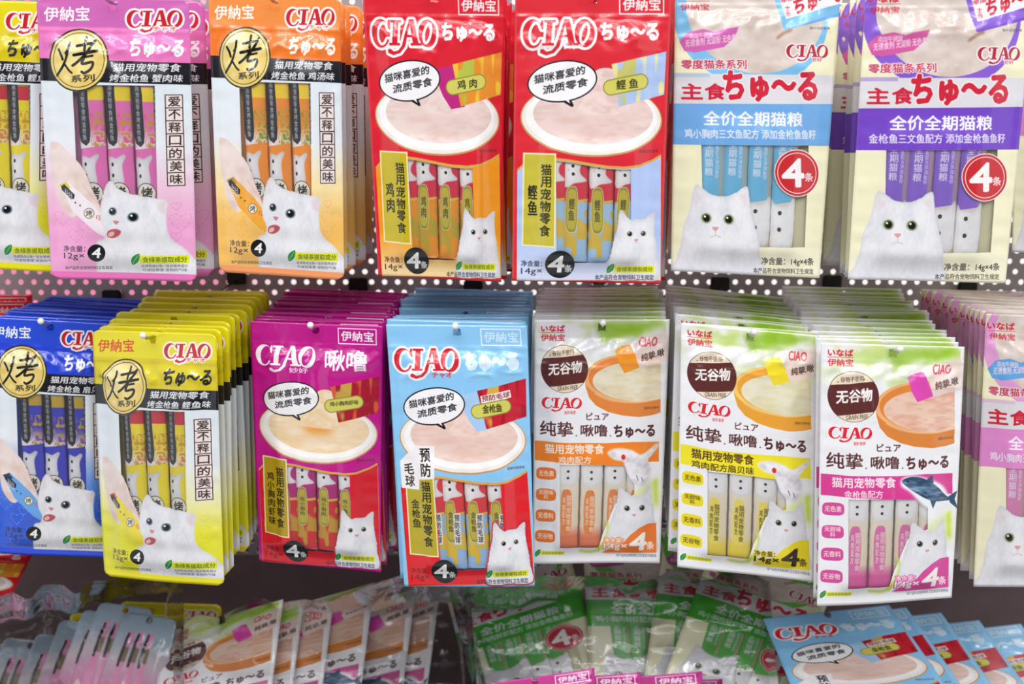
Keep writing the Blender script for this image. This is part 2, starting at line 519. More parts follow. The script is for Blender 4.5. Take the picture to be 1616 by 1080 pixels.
def art_plate(P):
    c = Art(QB, 540, 980, P['bg'])
    c.zoom(800, 0, 2.348)
    W = '#F8F4F4'
    # maker's name in a box
    c.line([(416, -16), (580, -16), (580, 52), (416, 52)], 4, W, closed=True)
    c.text('伊納宝', (428, -4, 568, 40), P.get('boxcol', W), bold=2)
    if P['style'] == 'outline':
        c.logo((58, 72, 322, 208), P['bg'], out=(W, 10))
        c.logo((58, 72, 322, 208), P['logo'], out=None)
    elif P['style'] == 'white':
        c.logo((50, 70, 320, 188), W)
    else:
        c.logo((52, 66, 318, 190), P['logo'], out=(W, 9))
    if P.get('sub'): c.text(P['sub'], (205, 162, 285, 186), P.get('subcol', W), bold=2)
    if P.get('churu2'):
        c.text(P['churu2'], (362, 82, 540, 168), W, bold=2)
    else:
        c.text('ちゅ～る', (345, 86, 560, 152), P.get('churu', W), bold=5, out=P.get('churuo'))
    # plate
    gold = '#C99A62'
    c.ell(312, 443, 263, 139, gold, rot=2)
    c.ell(312, 441, 258, 134, '#F3E9E2', rot=2)
    c.ell(312, 438, 244, 122, '#FAF7F6', rot=2)
    mk = c.ell(318, 428, 222, 108, P['cream'], rot=2)
    c.swirl(mk, P['cream'], P['cream2'], (70, 24), 7)
    c.ell(310, 428, 170, 62, P['cream2'], blur=22, op=.45)
    if P.get('core'): c.ell(320, 430, 70, 26, P['core'], blur=16, op=.9)
    # packet spilling its cream
    mk = c.poly([(330, 262), (392, 262), (420, 330), (440, 420), (250, 420), (276, 380), (292, 322)], P['cream'], smooth=True, blur=1)
    c.swirl(mk, P['cream'], P['cream2'], (40, 24), 9)
    q = [(384, 240), (590, 192), (582, 352), (412, 398)]
    if P.get('pk_left'):
        c.poly([(300, 262), (392, 240), (430, 398), (372, 408), (340, 360)], P['pk_left'])
    mk = c.poly(q, P['packet'])
    if mk is not None:
        m, x0, y0 = mk
        n = vnoise(m.shape[0], m.shape[1], (26, 40), 4)
        n2 = vnoise(m.shape[0], m.shape[1], (20, 60), 12)
        c.paint((m * np.clip((n - .62) * 6, 0, 1), x0, y0), P['pk_gold'])
        c.paint((m * np.clip((n2 - .66) * 6, 0, 1), x0, y0), P['pk_gold2'])
    if P.get('extra'):
        c.poly([(396, 262), (520, 236), (524, 268), (400, 296)], '#F4EEF0')
        c.text(P['extra'], (402, 262, 518, 286), '#8A2A2A', rise=20, bold=2)
    for k, (g, e) in enumerate([('#8A8A3A', 4), ('#D6CE62', 0)]):
        c.poly(ell_pts(382, 326, 26 + e, 26 + e, 0, 20, 90, 270).tolist() + ell_pts(492, 304, 26 + e, 26 + e, 0, 20, -90, 90).tolist(), g)
    c.text(P['f1'], (402, 300, 482, 334) if len(P['f1']) < 5 else (378, 308, 500, 328), '#33331C', rise=8 if len(P['f1']) < 5 else 14, bold=2)
    c.text('图案仅供参考', (488, 556, 560, 568), '#5A2A2E', bold=1)
    # speech bubble
    bub = ell_pts(203, 303, 124, 72, -8)
    tail = [(166, 352), (240, 394), (216, 346)]
    for pts in (bub, tail): c.poly(pts, '#1C1B20', outline=('#1C1B20', 5))
    c.poly(bub, '#F5F3F5'); c.poly([(174, 345), (232, 386), (212, 338)], '#F5F3F5')
    c.text('猫咪喜爱的', (100, 281, 286, 313), '#1C1B20', rise=37, bold=2)
    c.text('流质零食', (132, 320, 296, 352), '#1C1B20', rise=32, bold=2)
    # lower panel
    c.zoom(800, 230, 4.908)
    top = [(80, 200), (120, 160), (250, 118), (370, 108), (500, 124), (640, 150), (780, 170), (900, 176), (1020, 162), (1120, 125), (1192, 84)]
    c.poly([(x, y - 14) for x, y in top] + [(1194, 110), (1192, 1045), (74, 1045)], '#D8A94E')
    c.poly([(x, y + 6) for x, y in top] + [(1190, 110), (1188, 1042), (78, 1042)],
           (lambda U, V: vgrad((.55, P['low']), (.84, P['low']), (.97, P['low2']))(U, V)))
    c.window([(372, 118), (500, 132), (640, 158), (780, 180), (900, 186), (952, 184), (952, 560), (880, 700), (800, 850), (760, 905), (520, 905), (380, 860)], haze=.03)
    c.poly([(952, 190), (1060, 170), (1060, 560), (952, 560)], P['low'], op=.75)
    # cat
    cat = [(868, 500), (856, 560), (846, 640), (822, 720), (800, 820), (778, 925), (775, 1040), (980, 1044), (1172, 1040), (1166, 900), (1158, 780), (1142, 680), (1140, 590), (1142, 520), (1100, 538), (1060, 572), (1000, 566), (950, 574), (915, 536), (888, 502)]
    c.fur(cat, rim=P.get('rim'))
    c.poly([(880, 530), (872, 590), (905, 570)], '#E8CFD2', op=.5, blur=3)
    c.poly([(1128, 540), (1095, 560), (1125, 600)], '#E8CFD2', op=.5, blur=3)
    c.eye(943, 679, 19, '#6E7250'); c.eye(1052, 681, 19, '#6E7250')
    c.poly([(978, 722), (1012, 722), (995, 738)], '#D88A92', smooth=True)
    c.line([(995, 738), (984, 750)], 3, '#B89898'); c.line([(995, 738), (1008, 750)], 3, '#B89898')
    # golden upright label
    c.poly([(124, 56), (376, 60), (369, 784), (112, 774)], '#EFE6B8')
    c.poly([(136, 68), (364, 72), (358, 772), (124, 764)], P.get('goldlab', '#C9BC3E'))
    c.vtext('猫用宠物零食', 300, 140, 702, 78, '#26241A', dx=-12, bold=2)
    n = len(P['f2'])
    c.vtext(P['f2'], 196, 300 if n < 4 else 200, 545 if n < 4 else 690, 70, '#26241A', bold=2)
    if P.get('extra'):
        c.poly([(90, -20), (240, -160), (400, -150), (380, 120), (250, 130), (240, 220), (90, 210)], '#F4F0F2', smooth=False)
        c.vtext('毛球', 165, -10, 200, 80, '#26241A', bold=2); c.vtext('预防', 312, -140, 110, 84, '#26241A', bold=2)
    # weights
    tc = P.get('tcol', '#2B3350')
    c.text('净含量：', (108, 888, 268, 934), tc, bold=1.5)
    c.text('14g×', (108, 946, 268, 1006), tc, bold=.6)
    c.ell(405, 916, 114, 110, '#1B1E22')
    c.text('4', (312, 850, 432, 978), '#F8F8F8', bold=4, slant=.1)
    c.text('条', (442, 920, 500, 980), '#F0F0F0', bold=2.5)
    leaf_strip(c, 797, 952, 27, (828, 932, 1140, 984))
    c.text('本产品符合宠物饲料卫生规定', (678, 1002, 1136, 1042), '#2B3040', bold=1.5)
    return c

def art_staple(P):
    c = Art(QC, 580, 1030, '#F2EDC9')
    col = P['c']
    c.zoom(1340, 0, 4.5)
    big = [(-60, -200), (1500, -200), (1500, 570), (-60, 570)]
    # bowl photograph: coloured ring, broth inside
    ring = ell_pts(655, 150, 560, 500, 0, 70)
    cutm = c.full(c.cover([c.tr([(-200, -300), (1600, -300), (1600, 568), (-200, 568)])]))
    c.poly(ring, P['ring'], cut=cutm)
    mk = c.cover([c.tr(ell_pts(690, 90, 500, 470, 0, 70))])
    mk = (mk[0] * cutm[mk[2]:mk[2] + mk[0].shape[0], mk[1]:mk[1] + mk[0].shape[1]], mk[1], mk[2])
    c.swirl(mk, '#E0D3CB', '#CFBBB0', (90, 60), 6)
    c.swirl((mk[0] * .25, mk[1], mk[2]), '#EEE4DC', '#C7B2A8', (40, 26), 16)
    c.line([(830, 300), (880, 260), (930, 240)], 18, '#9A5A38', blur=4, op=.8)
    # pale band behind the title
    c.poly([(-100, 566), (1600, 566), (1600, 800), (-100, 800)], '#DEDBDF')
    c.poly([(60, 560), (330, 560), (330, 590), (60, 590)], col, op=.35)
    c.poly([(-100, 786), (1600, 770), (1600, 1075), (-100, 1082)], col)
    c.poly([(870, 60), (905, 190), (1330, 60), (1360, 120), (890, 240)], col)
    # little packet
    c.poly([(810, -60), (1400, -220), (1420, 70), (880, 238)], P['ring'])
    c.poly([(850, -60), (1400, -200), (1410, 10), (900, 160)], '#F3F0F2')
    c.text('ちゅ～る', (968, 10, 1330, 130), '#CC2440', rise=110, bold=4)
    c.text('零度猫条', (870, 10, 1080, 44), '#CC2440', rise=60, bold=2)
    c.vtext('主食', 920, 60, 140, 40, '#CC2440', bold=2)
    c.text('图片仅供参考', (1072, 214, 1225, 234), '#4A4A4A', bold=1)
    # leaf-shaped claim
    c.poly([(128, 330), (190, 262), (300, 238), (380, 262), (430, 240), (552, 220), (520, 300), (440, 370), (330, 392), (230, 412), (160, 400)], P['claim'])
    c.text('添加牛磺酸', (200, 268, 360, 308), '#F4D4E4', rise=6, bold=2)
    c.text('无诱食剂 无淀粉 无色素', (170, 318, 530, 372), '#F4D4E4', rise=46, bold=2)
    # names
    c.text('いなば', (132, -34, 352, 20), '#C8283C', bold=4)
    c.line([(140, 34), (362, 30)], 3, '#C8283C')
    c.text('伊納宝', (148, 50, 352, 100), '#C8283C', bold=2)
    c.logo((892, 345, 1210, 470), '#B4243C', out=('#F6EEEE', 9))
    c.text('妙好', (1085, 440, 1160, 468), '#B4243C', bold=1.5, out=('#F6EEEE', 4))
    c.text('零度猫条系列', (135, 466, 598, 532), '#C02844', bold=2, out=('#F0E8EA', 6), rise=6)
    R = '#D0203A'
    c.text('主', (126, 640, 270, 750), R, bold=4); c.text('食', (292, 640, 436, 752), R, bold=4, rise=4)
    c.text('ちゅ～る', (432, 548, 1112, 756), R, bold=6, out=('#F4EEF0', 8), rise=4)
    c.text('全价全期猫粮', (268, 836, 992, 938), '#EDEAF6', bold=2.5, slant=.08)
    c.text(P['sub'], (136, 966, 1100, 1032), '#EDEAF6', bold=1.6, rise=4)
    # window
    c.zoom(1320, 0, 2.348)
    c.window([(176, 563), (590, 560), (590, 600), (565, 938), (168, 940)], haze=.05)
    c.poly([(-20, 940), (700, 936), (700, 1100), (-20, 1100)], '#F4F0D2')
    c.poly([(60, 1000), (350, 1005), (350, 1040), (60, 1040)], '#F3F1EA', op=.9)
    mk = c.fur([(146, 716), (132, 770), (118, 820), (96, 870), (84, 940), (68, 985), (62, 1040), (380, 1042), (384, 960), (378, 900), (362, 840), (352, 780), (344, 716), (300, 738), (265, 752), (225, 752), (196, 742), (170, 722)])
    c.poly([(150, 735), (145, 790), (175, 760)], '#E6CCD0', op=.5, blur=3); c.poly([(338, 736), (310, 752), (340, 790)], '#E6CCD0', op=.5, blur=3)
    c.eye(183, 835, 17, '#78883A'); c.eye(268, 838, 17, '#78883A')
    c.poly([(203, 868), (229, 868), (216, 882)], '#DDA0A0', smooth=True)
    c.line([(216, 882), (216, 898)], 2, '#C8A8A8')
    c.line([(196, 905), (216, 898), (236, 905)], 2, '#C0A8A8')
    c.ell(541, 663, 91, 88, '#F6F0EC'); c.ell(541, 663, 88, 85, '#C9262E')
    c.line(ell_pts(541, 663, 78, 75, n=44), 3, '#F4E6E4', closed=True)
    c.text('4', (482, 612, 566, 712), '#F8F4F2', bold=5)
    c.text('条', (572, 662, 606, 694), '#F8F4F2', bold=2)
    c.text('净含量：14g×4条', (394, 976, 602, 1008), '#2E2A2A', bold=1)
    c.text('本产品符合宠物饲料卫生规定', (362, 1016, 600, 1036), '#2E2A2A', bold=1)
    return c

def art_pure(P):
    c = Art(QD, 470, 860, '#F2F1F4')
    col = P['c']
    c.zoom(840, 500, 5.4)
    V0 = (c.tr([(0, 620)])[0][1]) / c.h
    # garden blur at the top, fading to white
    mk = c.cover([c.tr([(20, 32), (1140, 30), (1130, 640), (18, 640)])])
    m, x0, y0 = mk
    h, w = m.shape
    n = vnoise(h, w, (60, 46), P['seed']) * .7 + vnoise(h, w, (24, 20), P['seed'] + 1) * .3
    g = np.clip((n - .38) * 3, 0, 1)
    yy = np.linspace(0, 1, h)[:, None]; xx = np.linspace(0, 1, w)[None, :]
    fade = np.clip(1.25 - yy * 1.5, 0, 1) * np.clip(.35 + xx * 1.2 - yy * .2, 0, 1)
    c.paint((m * g * fade, x0, y0), lambda U, V: mix('#9CC832', '#D5E48A', np.clip(vnoise(h, w, (40, 60), 3), 0, 1)[..., None]))
    c.poly([(520, 60), (800, 40), (1130, 40), (1130, 66), (780, 160), (600, 230)], '#8FC024', op=.75, blur=9)
    c.poly([(620, 235), (1135, 100), (1135, 150), (840, 250), (700, 280)], '#E6E6F0', op=.6, blur=7)
    for i in range(6):
        c.line([(20 + i * 46, 840 - i * 8), (150 + i * 60, 640)], 3, '#DCDCE4', blur=2)
    # bowl
    body = [(438, 500), (452, 600), (480, 690), (540, 760), (640, 812), (760, 842), (900, 855), (1020, 845), (1092, 826), (1092, 500)]
    cutb = c.full(c.cover([c.tr([(300, 0), (1092, 0), (1092, 1000), (300, 1000)])]))
    c.poly(body, P['bowl'], smooth=False, cut=cutb)
    c.ell(880, 520, 440, 215, P['bowl_hi'], cut=cutb)
    c.ell(900, 520, 425, 200, P['bowl'], cut=cutb)
    mk = c.cover([c.tr(ell_pts(925, 548, 415, 175, 0))])
    mk = (mk[0] * cutb[mk[2]:mk[2] + mk[0].shape[0], mk[1]:mk[1] + mk[0].shape[1]], mk[1], mk[2])
    c.swirl(mk, P['soup'], P['soup2'], (50, 18), 4)
    c.line(smooth_open([(530, 655), (640, 705), (800, 728), (960, 718), (1092, 690)]), 9, '#FBD9A8', op=.8, blur=2)
    c.text('图案仅供参考', (950, 770, 1078, 792), '#5A3A1A', bold=1)
    # squeezed stick tip and its label
    c.poly([(862, 230), (1150, 120), (1160, 380), (890, 440)], '#EDD8D2', op=.9, blur=1)
    c.poly([(702, 280), (760, 250), (832, 236), (872, 330), (908, 430), (780, 482), (736, 400)], P['tip'])
    c.poly([(702, 280), (760, 250), (770, 290), (716, 330)], P['tip2'], op=.7, blur=2)
    c.logo((902, 196, 1060, 268), '#D8344C') if False else c.text('CIAO', (902, 176, 1058, 252), '#D8344C', rise=0, bold=2, slant=.15)
    c.text('纯挚.啾', (924, 318, 1120, 382), '#4A302C', rise=46, bold=2)
    # badge
    c.ell(272, 445, 200, 204, '#5A3A34'); c.ell(272, 445, 196, 200, '#EFE0C6')
    cutc = c.full(c.cover([c.tr(ell_pts(272, 445, 200, 204))]))
    c.poly([(60, 366), (480, 312), (480, 556), (60, 614)], '#5E2A28', cut=cutc)
    c.text('无谷物', (138, 404, 418, 506), '#FAF6F2', bold=3, rise=34)
    c.text('谷物不使用', (170, 290, 350, 334), '#5E4038', bold=1.2, rise=14)
    for x, y in [(152, 334), (355, 302)]: c.ell(x, y, 5, 5, '#5E2A28')
    c.text('GRAIN FREE', (212, 596, 384, 632), '#5E4038', bold=1, rise=14)
    # writing
    R = '#D4223C'
    c.text('いなば', (76, 76, 276, 130), R, bold=4)
    c.line([(74, 140), (276, 138)], 4, R)
    c.text('伊納宝', (74, 152, 276, 210), R, bold=2)
    c.logo((80, 690, 420, 812), '#DE2434', out=('#F6F2F4', 7))
    c.text('妙好', (272, 802, 368, 832), '#DE2434', bold=1.5)
    B = '#53282A'
    c.text('ピュア', (458, 822, 646, 882), B, bold=2)
    c.text('纯挚', (66, 896, 344, 1018), B, bold=1.6, out=('#F5F2F4', 6))
    c.text('啾噜', (410, 922, 634, 1020), B, bold=1.8)
    c.text('ちゅ～る', (694, 926, 1040, 1028), B, bold=4)
    c.text('.', (366, 1008, 378, 1020), B); c.text('.', (656, 1008, 668, 1020), B)
    # lower half
    c.zoom(840, 690, 5.4)
    c.poly([(820, 480), (1000, 380), (1074, 350), (1070, 600), (1000, 640), (860, 560)], '#CFE06A', op=.55, blur=14)
    c.poly([(1030, 380), (1064, 350), (1068, 590), (1040, 560)], '#C4DE2C', op=.8, blur=5)
    c.window([(232, 230), (862, 238), (862, 480), (700, 560), (600, 800), (560, 930), (232, 932)], haze=.05)
    c.poly([(22, 38), (300, 50), (620, 52), (860, 40), (1078, 48), (1078, 218), (980, 216), (780, 238), (500, 232), (22, 206)], col)
    fl = P['fish']
    tw = P.get('bt', '#F6F2F0')
    c.text('猫用宠物零食', (108, 62, 606, 142), tw, bold=2)
    c.text(P['flav'], P.get('fbox', (220, 162, 496, 222)), tw, bold=1.5)
    if fl == 'tuna':
        c.poly([(660, 70), (760, 50), (900, 90), (1000, 150), (1060, 250), (1130, 300), (1060, 330), (960, 330), (840, 300), (720, 180), (650, 130)], '#F2F2F6', smooth=True, blur=4)
        mk = c.poly([(655, 92), (720, 62), (800, 66), (880, 98), (950, 150), (1010, 215), (1060, 262), (1010, 268), (930, 262), (850, 236), (770, 190), (700, 140)], '#3A5878', smooth=True)
        c.swirl(mk, '#2C4866', '#7490AC', (40, 10), 3)
        c.poly([(1040, 240), (1120, 190), (1096, 262), (1130, 350), (1060, 290)], '#33526F')
        c.poly([(850, 90), (905, 50), (915, 115)], '#33526F'); c.poly([(880, 245), (905, 320), (935, 258)], '#33526F')
        c.line([(700, 140), (780, 165), (860, 215)], 5, '#C8D4DE', op=.7, blur=1)
        c.ell(705, 96, 8, 8, '#10141C')
    else:
        mk = c.poly([(640, 130), (720, 96), (840, 112), (920, 150), (1000, 110), (1060, 66), (1068, 90), (1010, 160), (980, 200), (1010, 300), (960, 400), (880, 400), (820, 340), (785, 250), (770, 200), (690, 180)], '#EDE9EC', smooth=True, blur=3)
        c.swirl(mk, '#F0EDF0', '#D2CED6', (26, 20), 8)
        c.ell(770, 165, 18, 22, '#D8302C')
        for a, b in [((880, 320), (895, 362)), ((925, 340), (938, 376))]: c.line([a, b], 6, '#4A4A50')
    for i, (t, b) in enumerate([('无色素', (35, 262, 200, 366)), ('无甜味料', (30, 440, 200, 546)), ('无香料', (28, 616, 196, 720)), ('无谷物', (25, 795, 190, 888))]):
        mx, my = (b[0] + b[2]) / 2, (b[1] + b[3]) / 2
        q = np.array([(math.copysign(abs(math.cos(a)) ** .55, math.cos(a)) * 84 + mx, math.copysign(abs(math.sin(a)) ** .55, math.sin(a)) * 51 + my) for a in np.linspace(0, 2 * math.pi, 40, endpoint=False)])
        c.poly(q, P['pill'])
        if len(t) == 4:
            c.text(t[:3], (b[0] + 24, my - 40, b[2] - 22, my - 2), P.get('pt', '#FBEDE2'), bold=2); c.text(t[3], (mx - 18, my + 2, mx + 18, my + 38), P.get('pt', '#FBEDE2'), bold=2)
        else:
            c.text(t, (b[0] + 20, my - 24, b[2] - 18, my + 22), P.get('pt', '#FBEDE2'), bold=2)
    for pts in [[(560, 965), (640, 790), (620, 700)], [(400, 960), (520, 970), (600, 900)]]:
        c.line(smooth_open(pts), 24, '#BCD234', op=.8, blur=4)
    c.fur([(732, 420), (722, 500), (706, 570), (680, 650), (655, 740), (628, 840), (606, 985), (800, 990), (1056, 985), (1050, 820), (1040, 700), (1030, 600), (1015, 500), (1008, 420), (965, 448), (935, 488), (880, 492), (830, 486), (790, 452)])
    c.poly([(745, 450), (735, 520), (780, 490)], '#E6D2D4', op=.5, blur=3)
    c.eye(802, 600, 22, '#56623A'); c.eye(930, 598, 22, '#56623A')
    c.poly([(843, 648), (881, 648), (862, 668)], '#E0A0A2', smooth=True)
    sw = [(590, 985), (640, 950), (720, 930), (780, 880), (830, 820), (900, 768), (980, 738), (1056, 736), (1056, 985)]
    c.poly(sw, P['pill'])
    c.text('净含量：', (606, 846, 770, 888), P.get('wt', '#FCF6F0'), bold=2, out=(P['pill'], 7))
    c.text('14g×', (606, 892, 800, 962), P.get('wt', '#FCF6F0'), bold=3, out=(P['pill'], 8))
    c.text('4', (822, 812, 962, 956), P.get('four', '#FBF7F2'), bold=5, slant=.1)
    c.text('条', (972, 890, 1036, 956), P.get('four', '#FBF7F2'), bold=2)
    leaf_strip(c, 45, 984, 22, (70, 966, 272, 1000), col='#6A7A1C')
    c.text('本产品符合宠物饲料卫生规定中国制造', (716, 996, 1056, 1022), '#4A5468', bold=1)
    return c

def stick_art(kind, P):
    """one stick's printed wrapper, 42 wide, tall; frame of the art = 0..420 x 0..2200"""
    c = Art([(0, 0), (420, 0), (420, 2200), (0, 2200)], 92, 480, P['base'])
    c.zk = 1
    if kind == 'roast':
        c.poly([(0, 300), (420, 300), (420, 480), (0, 480)], P['cap2'])
        c.poly([(0, 480), (420, 480), (420, 1100), (0, 1100)], vgrad((.2, P['base']), (.36, P['base']), (.46, '#EFE6EA')))
        mk = c.cover([c.tr([(190, 620), (420, 620), (420, 1080), (190, 1080)])])
        m, x0, y0 = mk
        n = vnoise(m.shape[0], m.shape[1], (8, 10), 3)
        c.paint((m * np.clip((n - .5) * 5, 0, 1), x0, y0), '#C9A03A'); c.paint((m * np.clip((.4 - n) * 5, 0, 1), x0, y0), P['bits'])
        c.poly([(0, 150), (170, 150), (190, 900), (170, 1000), (110, 1050), (30, 1010), (0, 900)], '#20222C')
        c.vtext('猫用宠物零食烤金枪鱼', 95, 200, 980, 64, '#C8CCD2')
        c.poly([(0, 1090), (420, 1040), (420, 1200), (0, 1200)], P['base'])
        c.fur([(20, 1220), (60, 1180), (150, 1200), (260, 1150), (300, 1180), (240, 1280), (240, 1400), (250, 1500), (160, 1620), (20, 1600)])
        c.ell(80, 1280, 20, 24, '#1A1A20'); c.ell(75, 1420, 20, 24, '#1A1A20')
        c.ell(170, 1640, 165, 135, '#2A2620'); c.ell(170, 1640, 155, 126, '#F2EBDC')
        c.text('烤', (80, 1560, 270, 1720), '#1C1A18', bold=2)
    elif kind == 'plate':
        c.poly([(0, 0), (420, 0), (420, 1130), (0, 1130)], P['top'])
        c.text('ちゅる', (60, 170, 330, 230), '#F4EAEA', bold=2)
        c.fur(col='#F8F6F6', shade='#DCDCE2', pts=[(20, 330), (110, 330), (220, 380), (380, 380), (290, 520), (290, 640), (390, 760), (200, 800), (20, 850)])
        c.ell(165, 500, 26, 30, '#14161C'); c.ell(165, 640, 26, 30, '#14161C'); c.ell(90, 570, 12, 14, '#D8A0A0')
        c.poly([(0, 1120), (420, 1070), (420, 1120), (0, 1170)], '#E2C04C')
        mk = c.cover([c.tr([(0, 1180), (420, 1180), (420, 2100), (0, 2100)])])
        m, x0, y0 = mk
        n = vnoise(m.shape[0], m.shape[1], (22, 30), 9)
        c.paint((m * np.clip((n - .6) * 8, 0, 1), x0, y0), P['gold'])
        pill = np.array([(math.copysign(abs(math.cos(a)) ** .5, math.cos(a)) * 95 + 150, math.copysign(abs(math.sin(a)) ** .7, math.sin(a)) * 400 + 1260) for a in np.linspace(0, 2 * math.pi, 40, endpoint=False)])
        c.poly(pill, '#9A9A3C', outline=('#E6E2B0', 2)); c.poly((pill - (150, 1260)) * .88 + (150, 1260), '#C8B83C')
        c.vtext(P['t'], 150, 1060, 1460, 90, '#4A4424')
        if P.get('extra'):
            c.poly([(200, 1100), (330, 1100), (330, 1700), (200, 1700)], '#F2EEF0'); c.vtext('预防毛球', 265, 1120, 1680, 90, '#2A2A30')
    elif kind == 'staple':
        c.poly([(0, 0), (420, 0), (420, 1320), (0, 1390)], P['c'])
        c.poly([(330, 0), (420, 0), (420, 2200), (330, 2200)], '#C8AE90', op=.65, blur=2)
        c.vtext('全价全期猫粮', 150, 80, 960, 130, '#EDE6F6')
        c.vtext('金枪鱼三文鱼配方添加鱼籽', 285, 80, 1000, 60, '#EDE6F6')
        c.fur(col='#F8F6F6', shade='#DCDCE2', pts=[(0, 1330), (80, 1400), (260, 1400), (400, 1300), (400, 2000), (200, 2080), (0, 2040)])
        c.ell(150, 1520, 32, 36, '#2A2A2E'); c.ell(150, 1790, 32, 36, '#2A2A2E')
    else:
        c.poly([(0, 0), (420, 0), (420, 2200), (0, 2200)], vgrad((0, '#EFE8E0'), (.2, '#EFE6D6'), (.75, '#EDDEC4'), (.86, P['end']), (1, P['end'])))
        c.fur(col='#F8F6F6', shade='#DCDCE2', pts=[(20, 300), (160, 330), (400, 300), (380, 740), (200, 800), (30, 740)])
        c.ell(200, 500, 26, 28, '#24242A'); c.ell(200, 640, 26, 28, '#24242A')
        pill = np.array([(math.copysign(abs(math.cos(a)) ** .5, math.cos(a)) * 105 + 180, math.copysign(abs(math.sin(a)) ** .7, math.sin(a)) * 480 + 1360) for a in np.linspace(0, 2 * math.pi, 40, endpoint=False)])
        c.poly(pill, P['c'], blur=1)
        c.vtext('猫用宠物零食', 225, 1000, 1780, 90, P.get('t', '#F6EADC')); c.vtext('鸡肉配方', 135, 1040, 1640, 50, P.get('t', '#F6EADC'))
    return c

def art_pale(P):
    """pouch of the lower-left fan: pale blue top, sticks and a hand, pink foot"""
    c = Art(QA, 340, 620, '#C8D6DE')
    c.zoom(0, 0, 2.347)
    c.poly([(80, -60), (800, -60), (800, 1100), (80, 1100)], vgrad((0, '#8EA4B4'), (.12, '#A2B8C8'), (.26, '#C8B8C0'), (.42, '#CE86AE'), (1, '#B8588E')))
    for i, x in enumerate([250, 345, 440]):
        c.poly([(x, 100), (x + 70, 100), (x + 80, 560), (x + 12, 560)], '#DE8EB6')
        c.poly([(x, 200), (x + 70, 200), (x + 72, 290), (x + 2, 290)], '#7A6A4A', blur=2)
        c.poly([(x + 4, 110), (x + 30, 110), (x + 32, 320), (x + 8, 320)], '#24262E')
    c.zoom(60, 130, 3.377)
    c.poly([(95, 230), (150, 255), (262, 370), (338, 540), (352, 600), (285, 622), (195, 616), (118, 540), (78, 350)], '#E6C8BC', smooth=True, blur=1)
    c.fur([(385, 630), (362, 690), (345, 820), (360, 1030), (850, 1050), (800, 900), (700, 790), (690, 735), (560, 704), (440, 666)])
    c.eye(430, 786, 20, '#4E6670'); c.eye(528, 806, 25, '#4E6670', 22)
    c.text('净含量：', (143, 868, 262, 900), '#3A2E38', bold=1)
    return c
